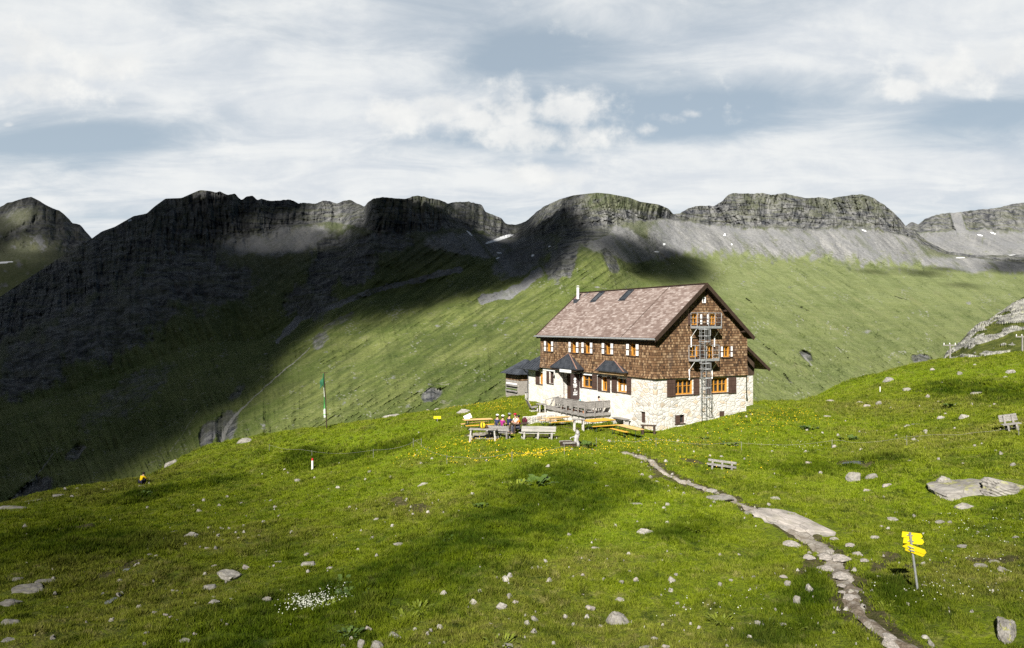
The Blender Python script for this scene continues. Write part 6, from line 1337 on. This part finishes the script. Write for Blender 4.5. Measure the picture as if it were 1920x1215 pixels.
# wire fence lines through the meadow
def fence(pts, label, h=.55):
    P_ = [hit(*q) for q in pts]; o = empty('wire_fence', P_[0], 0); tag(o, label, 'fence')
    O = P_[0]; 
    for q in P_: mb = MB(); v = q-O; mb.tube([tuple(v+Vector((0,0,-.2))),tuple(v+Vector((0,0,h+.08)))], .014, 5); mb.build('post', M_GREYWOOD, o)
    mb = MB()
    for a_, b_ in zip(P_[:-1], P_[1:]):
        n = 8; mb.tube([tuple(a_.lerp(b_, i/n)-O+Vector((0,0,h-.22*math.sin(math.pi*i/n)+max(0,hz(*(a_.lerp(b_, i/n)).xy)-a_.lerp(b_, i/n).z)))) for i in range(n+1)], .006, 4)
    mb.build('wire', M_GREYWOOD, o)
fence([(775,838),(838,872),(960,866),(1058,852)], 'thin pale wire fence crossing the bright grass below the seats'); fence([(1118,838),(1230,838),(1390,846),(1560,842),(1700,836),(1910,818)], 'thin pale wire fence crossing the meadow right of the hut'); fence([(505,846),(585,858),(700,858),(790,838)], 'thin wire fence along the left hill brow')
# little shed beyond the low wing
S0 = Vector(((972-960)/F*80, 80, 0)); sz = -8.05; sh = empty('wooden_shed', (S0.x, S0.y, sz), HTH); tag(sh, 'small grey shed with dark metal roof and flower boxes beyond the low wing', 'shed')
mb = MB(); mb.box(-.75,2.6,-1.6,1.6,-1.2,2.0); mb.build('board_wall', mat_wood('grey_boards', (.17,.15,.13), (.42,.39,.35), 1), sh); mb = MB(); mb.box(-.755,-.70,-1.61,1.61,2.0,2.75); mb.box(-.755,2.6,-1.61,-1.55,2.0,2.75); mb.build('shingle_band', M_SHINGLE, sh)
mb = MB(); mb.add([(-1.3,-2.1,2.72),(-1.3,2.0,2.72),(3.0,2.0,2.72),(3.0,-2.1,2.72),(1.0,-.4,4.25),(1.0,.4,4.25)], [(0,1,5,4),(1,2,5),(2,3,4,5),(3,0,4),(0,3,2,1)]); sr = mb.build('roof', M_SHEET, sh); mb = MB()
for k_ in range(8): y = -1.9+k_*.54; mb.beam((-1.3,y,2.74),(1.0-1.2*max(0,abs(y)-.4)/1.7*1.2,y*.75,4.2-1.4*max(0,abs(y)-.4)/1.7),.03,.05)
mb.build('standing_seam', M_SHEET, sr)
for z in (1.35, .75):
    mb = MB(); mb.box(-.95,-.76,-1.3,1.3,z,z+.18); fb = mb.build('flower_box', M_GREYWOOD, sh); mb = MB()
    for k_ in range(9): mb.ball((-.86,-1.15+k_*.285,z+.26), .10, 6)
    mb.build('flowers', M_WHITE if z > 1 else M_DOCK, fb)
# things on the terrace
def terr(X, Y): x, y = from_house(X, Y); return Vector((x, y, HZ+TZ))
q = terr(-1.3, 8.2); tt_ = empty('terrace_table', q, HTH+math.pi/2); tag(tt_, 'grey table on the terrace behind the board railing, with cups on it', 'table'); mb = MB(); mb.box(-1.3,1.3,-.38,.38,.70,.75); mb.build('table_top', M_GREYWOOD, tt_)
for sx in (-1.1, 1.1):
    for sy in (-.3, .3): m2 = MB(); m2.box(sx-.04,sx+.04,sy-.04,sy+.04,0,.699); m2.build('leg', M_GREYWOOD, tt_)
for i, (dx, dy, c_, lab) in enumerate(((-.6,.05,(.75,.75,.72),'white cup on the terrace table, left'),(.5,-.1,(.72,.74,.74),'white cup on the terrace table, right'),(.1,.08,(.10,.45,.50),'turquoise jug in the middle of the terrace table'))):
    v = Matrix.Rotation(HTH+math.pi/2, 3, 'Z')@Vector((dx, dy, .752)); o_ = empty('cup' if i < 2 else 'jug', q+v, 0); tag(o_, lab, 'cup' if i < 2 else 'jug'); m_ = mat_plain('glaze', c_, .3); mb = MB(); mb.tube([(0,0,0),(0,0,.10 if i < 2 else .2)], [.05,.06], 10); mb.build('bowl', m_, o_); mb = MB(); mb.tube([(.055,0,.02),(.10,0,.05),(.055,0,.09)], .01, 5); mb.build('handle', m_, o_)
for i, y in enumerate((6.4, 7.2, 8.1, 9.0, 9.9)):
    q = terr(-2.25, y); o_ = empty('flower_pot', q, 0); tag(o_, 'pot of %s at the foot of the terrace railing' % ('white flowers and leaves', 'dark green leaves', 'green herbs', 'red flowers and leaves', 'pale flowers')[i], 'flower pot'); mb = MB(); mb.tube([(0,0,0),(0,0,.2)], [.10,.14], 10); mb.build('pot', mat_plain('terracotta', (.36,.17,.09), .8), o_); mb = MB(); rr = random.Random(i)
    for k_ in range(14): mb.ball((rr.uniform(-.16,.16), rr.uniform(-.16,.16), .24+rr.uniform(0,.14)), rr.uniform(.04,.07), 5)
    mb.build('leaves', M_DOCK, o_); mb = MB()
    for k_ in range(6): mb.ball((rr.uniform(-.16,.16), rr.uniform(-.16,.16), .36+rr.uniform(0,.08)), .035, 5)
    mb.build('blossoms', M_WHITE if i in (0, 2, 4) else mat_plain('red_petals', (.45,.03,.03), .7), o_)
# ------------------------------------------------------------------ people
def skinned(name, J, E_, mat, parent, sub=1, rootj=0):
    names = list(J); me = bpy.data.meshes.new(name); me.from_pydata([J[n][:3] for n in names], [(names.index(a), names.index(b)) for a, b in E_], []); me.materials.append(mat); o = bpy.data.objects.new(name, me); COL.objects.link(o); o.parent = parent
    md = o.modifiers.new('skin', 'SKIN'); md.use_smooth_shade = True; md.branch_smoothing = .6
    for i, n in enumerate(names): me.skin_vertices[0].data[i].radius = (J[n][3], J[n][3]); me.skin_vertices[0].data[i].use_root = (i == rootj)
    s_ = o.modifiers.new('sub', 'SUBSURF'); s_.levels = s_.render_levels = sub; return o
def person(loc, rz, label, shirt, legs, hat=None, hair=(.03,.02,.014), shorts=False, pose='sit', sc=1.0, sleeves=False):
    o = empty('person', loc, rz); o.scale = (sc, sc, sc); tag(o, label, 'person'); SK = mat_plain('skin', (.46,.27,.19), .55, .3, var=.05)
    if pose == 'sit':
        J = dict(pelvis=(0,0,.54,.14), spine=(0,-.02,.76,.125), chest=(0,0,.98,.135), neck=(0,.03,1.13,.05), jaw=(0,.07,1.19,.07), head=(0,.05,1.29,.095), crown=(0,.04,1.36,.07), nose=(0,.165,1.265,.014))
        kn, an, to = (.44, .50), (.47, .09), (.63, .04); el, wr = (.26,.10,.76), (.18,.33,.79)
    else:
        J = dict(pelvis=(0,0,.26,.15), spine=(0,.06,.46,.13), chest=(0,.16,.64,.14), neck=(0,.25,.77,.05), jaw=(0,.31,.81,.07), head=(0,.31,.90,.095), crown=(0,.30,.97,.07), nose=(0,.42,.88,.014))
        kn, an, to = (.40, .46), (.16, .08), (.34, .04); el, wr = (.28,.30,.48), (.16,.50,.40)
    ch = J['chest']; E_ = [('pelvis','spine'),('spine','chest'),('chest','neck'),('neck','jaw'),('jaw','head'),('head','crown'),('head','nose')]
    for s_, t_ in ((-1,'l'),(1,'r')):
        J['sh'+t_] = (s_*.175, ch[1], ch[2]+.05, .06); J['el'+t_] = (s_*el[0], el[1], el[2], .045); J['wr'+t_] = (s_*wr[0], wr[1], wr[2], .030); J['pa'+t_] = (s_*(wr[0]-.015), wr[1]+.07, wr[2], .033)
        J['hi'+t_] = (s_*.10, .04, J['pelvis'][2]-.01, .095); J['kn'+t_] = (s_*.15, kn[0], kn[1], .062); J['an'+t_] = (s_*.14, an[0], an[1], .042); J['to'+t_] = (s_*.16, to[0], to[1], .038)
        E_ += [('chest','sh'+t_),('sh'+t_,'el'+t_),('el'+t_,'wr'+t_),('wr'+t_,'pa'+t_),('pelvis','hi'+t_),('hi'+t_,'kn'+t_),('kn'+t_,'an'+t_),('an'+t_,'to'+t_)]
        for f_, (dx, l_) in enumerate(((-.027,.068),(-.009,.08),(.009,.075),(.027,.058))): J['f%d%s' % (f_, t_)] = (s_*(wr[0]-.015)+dx*s_*-1, wr[1]+.07+l_, wr[2]-.025, .0085); E_.append(('pa'+t_, 'f%d%s' % (f_, t_)))
        J['th'+t_] = (s_*(wr[0]-.075), wr[1]+.07, wr[2]-.01, .010); E_.append(('wr'+t_, 'th'+t_))
    skinned('body', J, E_, SK, o)
    S_ = {k_: (*J[k_][:3], J[k_][3]+.018) for k_ in ('pelvis','spine','chest','shl','shr','ell','elr')}
    for t_ in 'lr':
        if not sleeves: S_['el'+t_] = tuple(J['sh'+t_][i]*.4+J['el'+t_][i]*.6 for i in range(3))+(.065,)
        else: S_['wr'+t_] = (*J['wr'+t_][:3], .042)
    skinned('shirt', S_, [('pelvis','spine'),('spine','chest'),('chest','shl'),('chest','shr'),('shl','ell'),('shr','elr')]+([('ell','wrl'),('elr','wrr')] if sleeves else []), mat_plain('shirt_cloth', shirt, .85, .1), o)
    T_ = {k_: (*J[k_][:3], J[k_][3]+.016) for k_ in ('pelvis','hil','hir','knl','knr','anl','anr')}
    if shorts: T_['knl'] = (*[J['hil'][i]*.2+J['knl'][i]*.8 for i in range(3)], .09); T_['knr'] = (*[J['hir'][i]*.2+J['knr'][i]*.8 for i in range(3)], .09); T_.pop('anl'); T_.pop('anr')
    skinned('shorts' if shorts else 'trousers', T_, [('pelvis','hil'),('pelvis','hir'),('hil','knl'),('hir','knr')]+([] if shorts else [('knl','anl'),('knr','anr')]), mat_plain('leg_cloth', legs, .85, .1), o)
    hd = J['head']
    mb = MB(); mb.ball((0,hd[1]-.022,hd[2]+.022), .112, 10, sq=(.95,1,1.0)); mb.build('hair', mat_plain('hair', hair, .7), o, smooth=True)
    if hat: mb = MB(); mb.ball((0,hd[1]-.005,hd[2]+.065), .118, 10, sq=(1,1.05,.72)); mb.box(-.075,.075,hd[1]+.08,hd[1]+.20,hd[2]+.055,hd[2]+.07); mb.build('cap', mat_plain('cap_cloth', hat, .8, .1), o, smooth=True)
    for s_ in (-1, 1): mb = MB(); mb.ball((s_*.034,hd[1]+.088,hd[2]+.0), .012, 6); mb.build('eye', M_WHITE, o); mb = MB(); mb.ball((s_*.15,to[0]-.06,to[1]+.0), .055, 7, sq=(.9,2.0,.8)); mb.build('boot', M_LEAN, o)
    return o
def sit_at(px, py, rz, *a, **k_):
    p = hit_h(px, py, 1.29); return person((p.x, p.y, hz(p.x, p.y)), rz, *a, **k_)
FD = -.75
sit_at(932, 780, FD+.2, 'seated hiker in navy shirt and white cap, leftmost on the grey bench', (.028,.035,.075), (.10,.09,.08), (.78,.78,.76)); sit_at(942, 781.5, FD, 'seated hiker in magenta shirt and white cap, middle of the grey bench', (.26,.025,.16), (.06,.06,.08), (.80,.79,.76)); sit_at(954.3, 780, FD-.1, 'seated hiker in navy shirt, grey cap and shorts, right end of the grey bench', (.018,.022,.060), (.16,.12,.08), (.20,.21,.24), shorts=True, sc=1.06)
sit_at(967, 778, FD+2.9, 'hiker in white shirt and red cap facing the bench across the table', (.74,.73,.70), (.08,.08,.1), (.42,.02,.05)); sit_at(973, 781, FD+2.4, 'dark-haired hiker in orange shirt across the table', (.80,.20,.02), (.05,.05,.07), None, (.012,.009,.008))
x_, y_ = from_house(-.85, 6.25); person((x_, y_, HZ+TZ), HTH, 'dark-haired person in grey top sitting at the near end of the terrace', (.36,.37,.40), (.04,.045,.06), None, (.025,.014,.01), sleeves=True, sc=.98)
mb = MB(); x_, y_ = from_house(-.85, 6.2); ts = empty('stool', (x_, y_, HZ+TZ), HTH); tag(ts, 'plain wooden stool under the person on the terrace', 'stool'); mb.box(-.2,.2,-.2,.2,.36,.41); mb.build('seat', M_GREYWOOD, ts)
for sx in (-.14, .14):
    for sy in (-.14, .14): m2 = MB(); m2.box(sx-.02,sx+.02,sy-.02,sy+.02,0,.359); m2.build('leg', M_GREYWOOD, ts)
p = hit(264.5, 908); person((p.x, p.y, p.z), -.35, 'person in yellow jacket crouching on the left slope, seen from behind', (.72,.50,.012), (.03,.028,.05), None, (.014,.01,.01), pose='crouch', sleeves=True, sc=.92)
q = hit_h(966, 795, .45); r2 = hit_h(986, 793, .45); beer_bench(q, r2, 'short dark bench on the far side of the hikers table', M_LEAN, None)
#@@STAGE
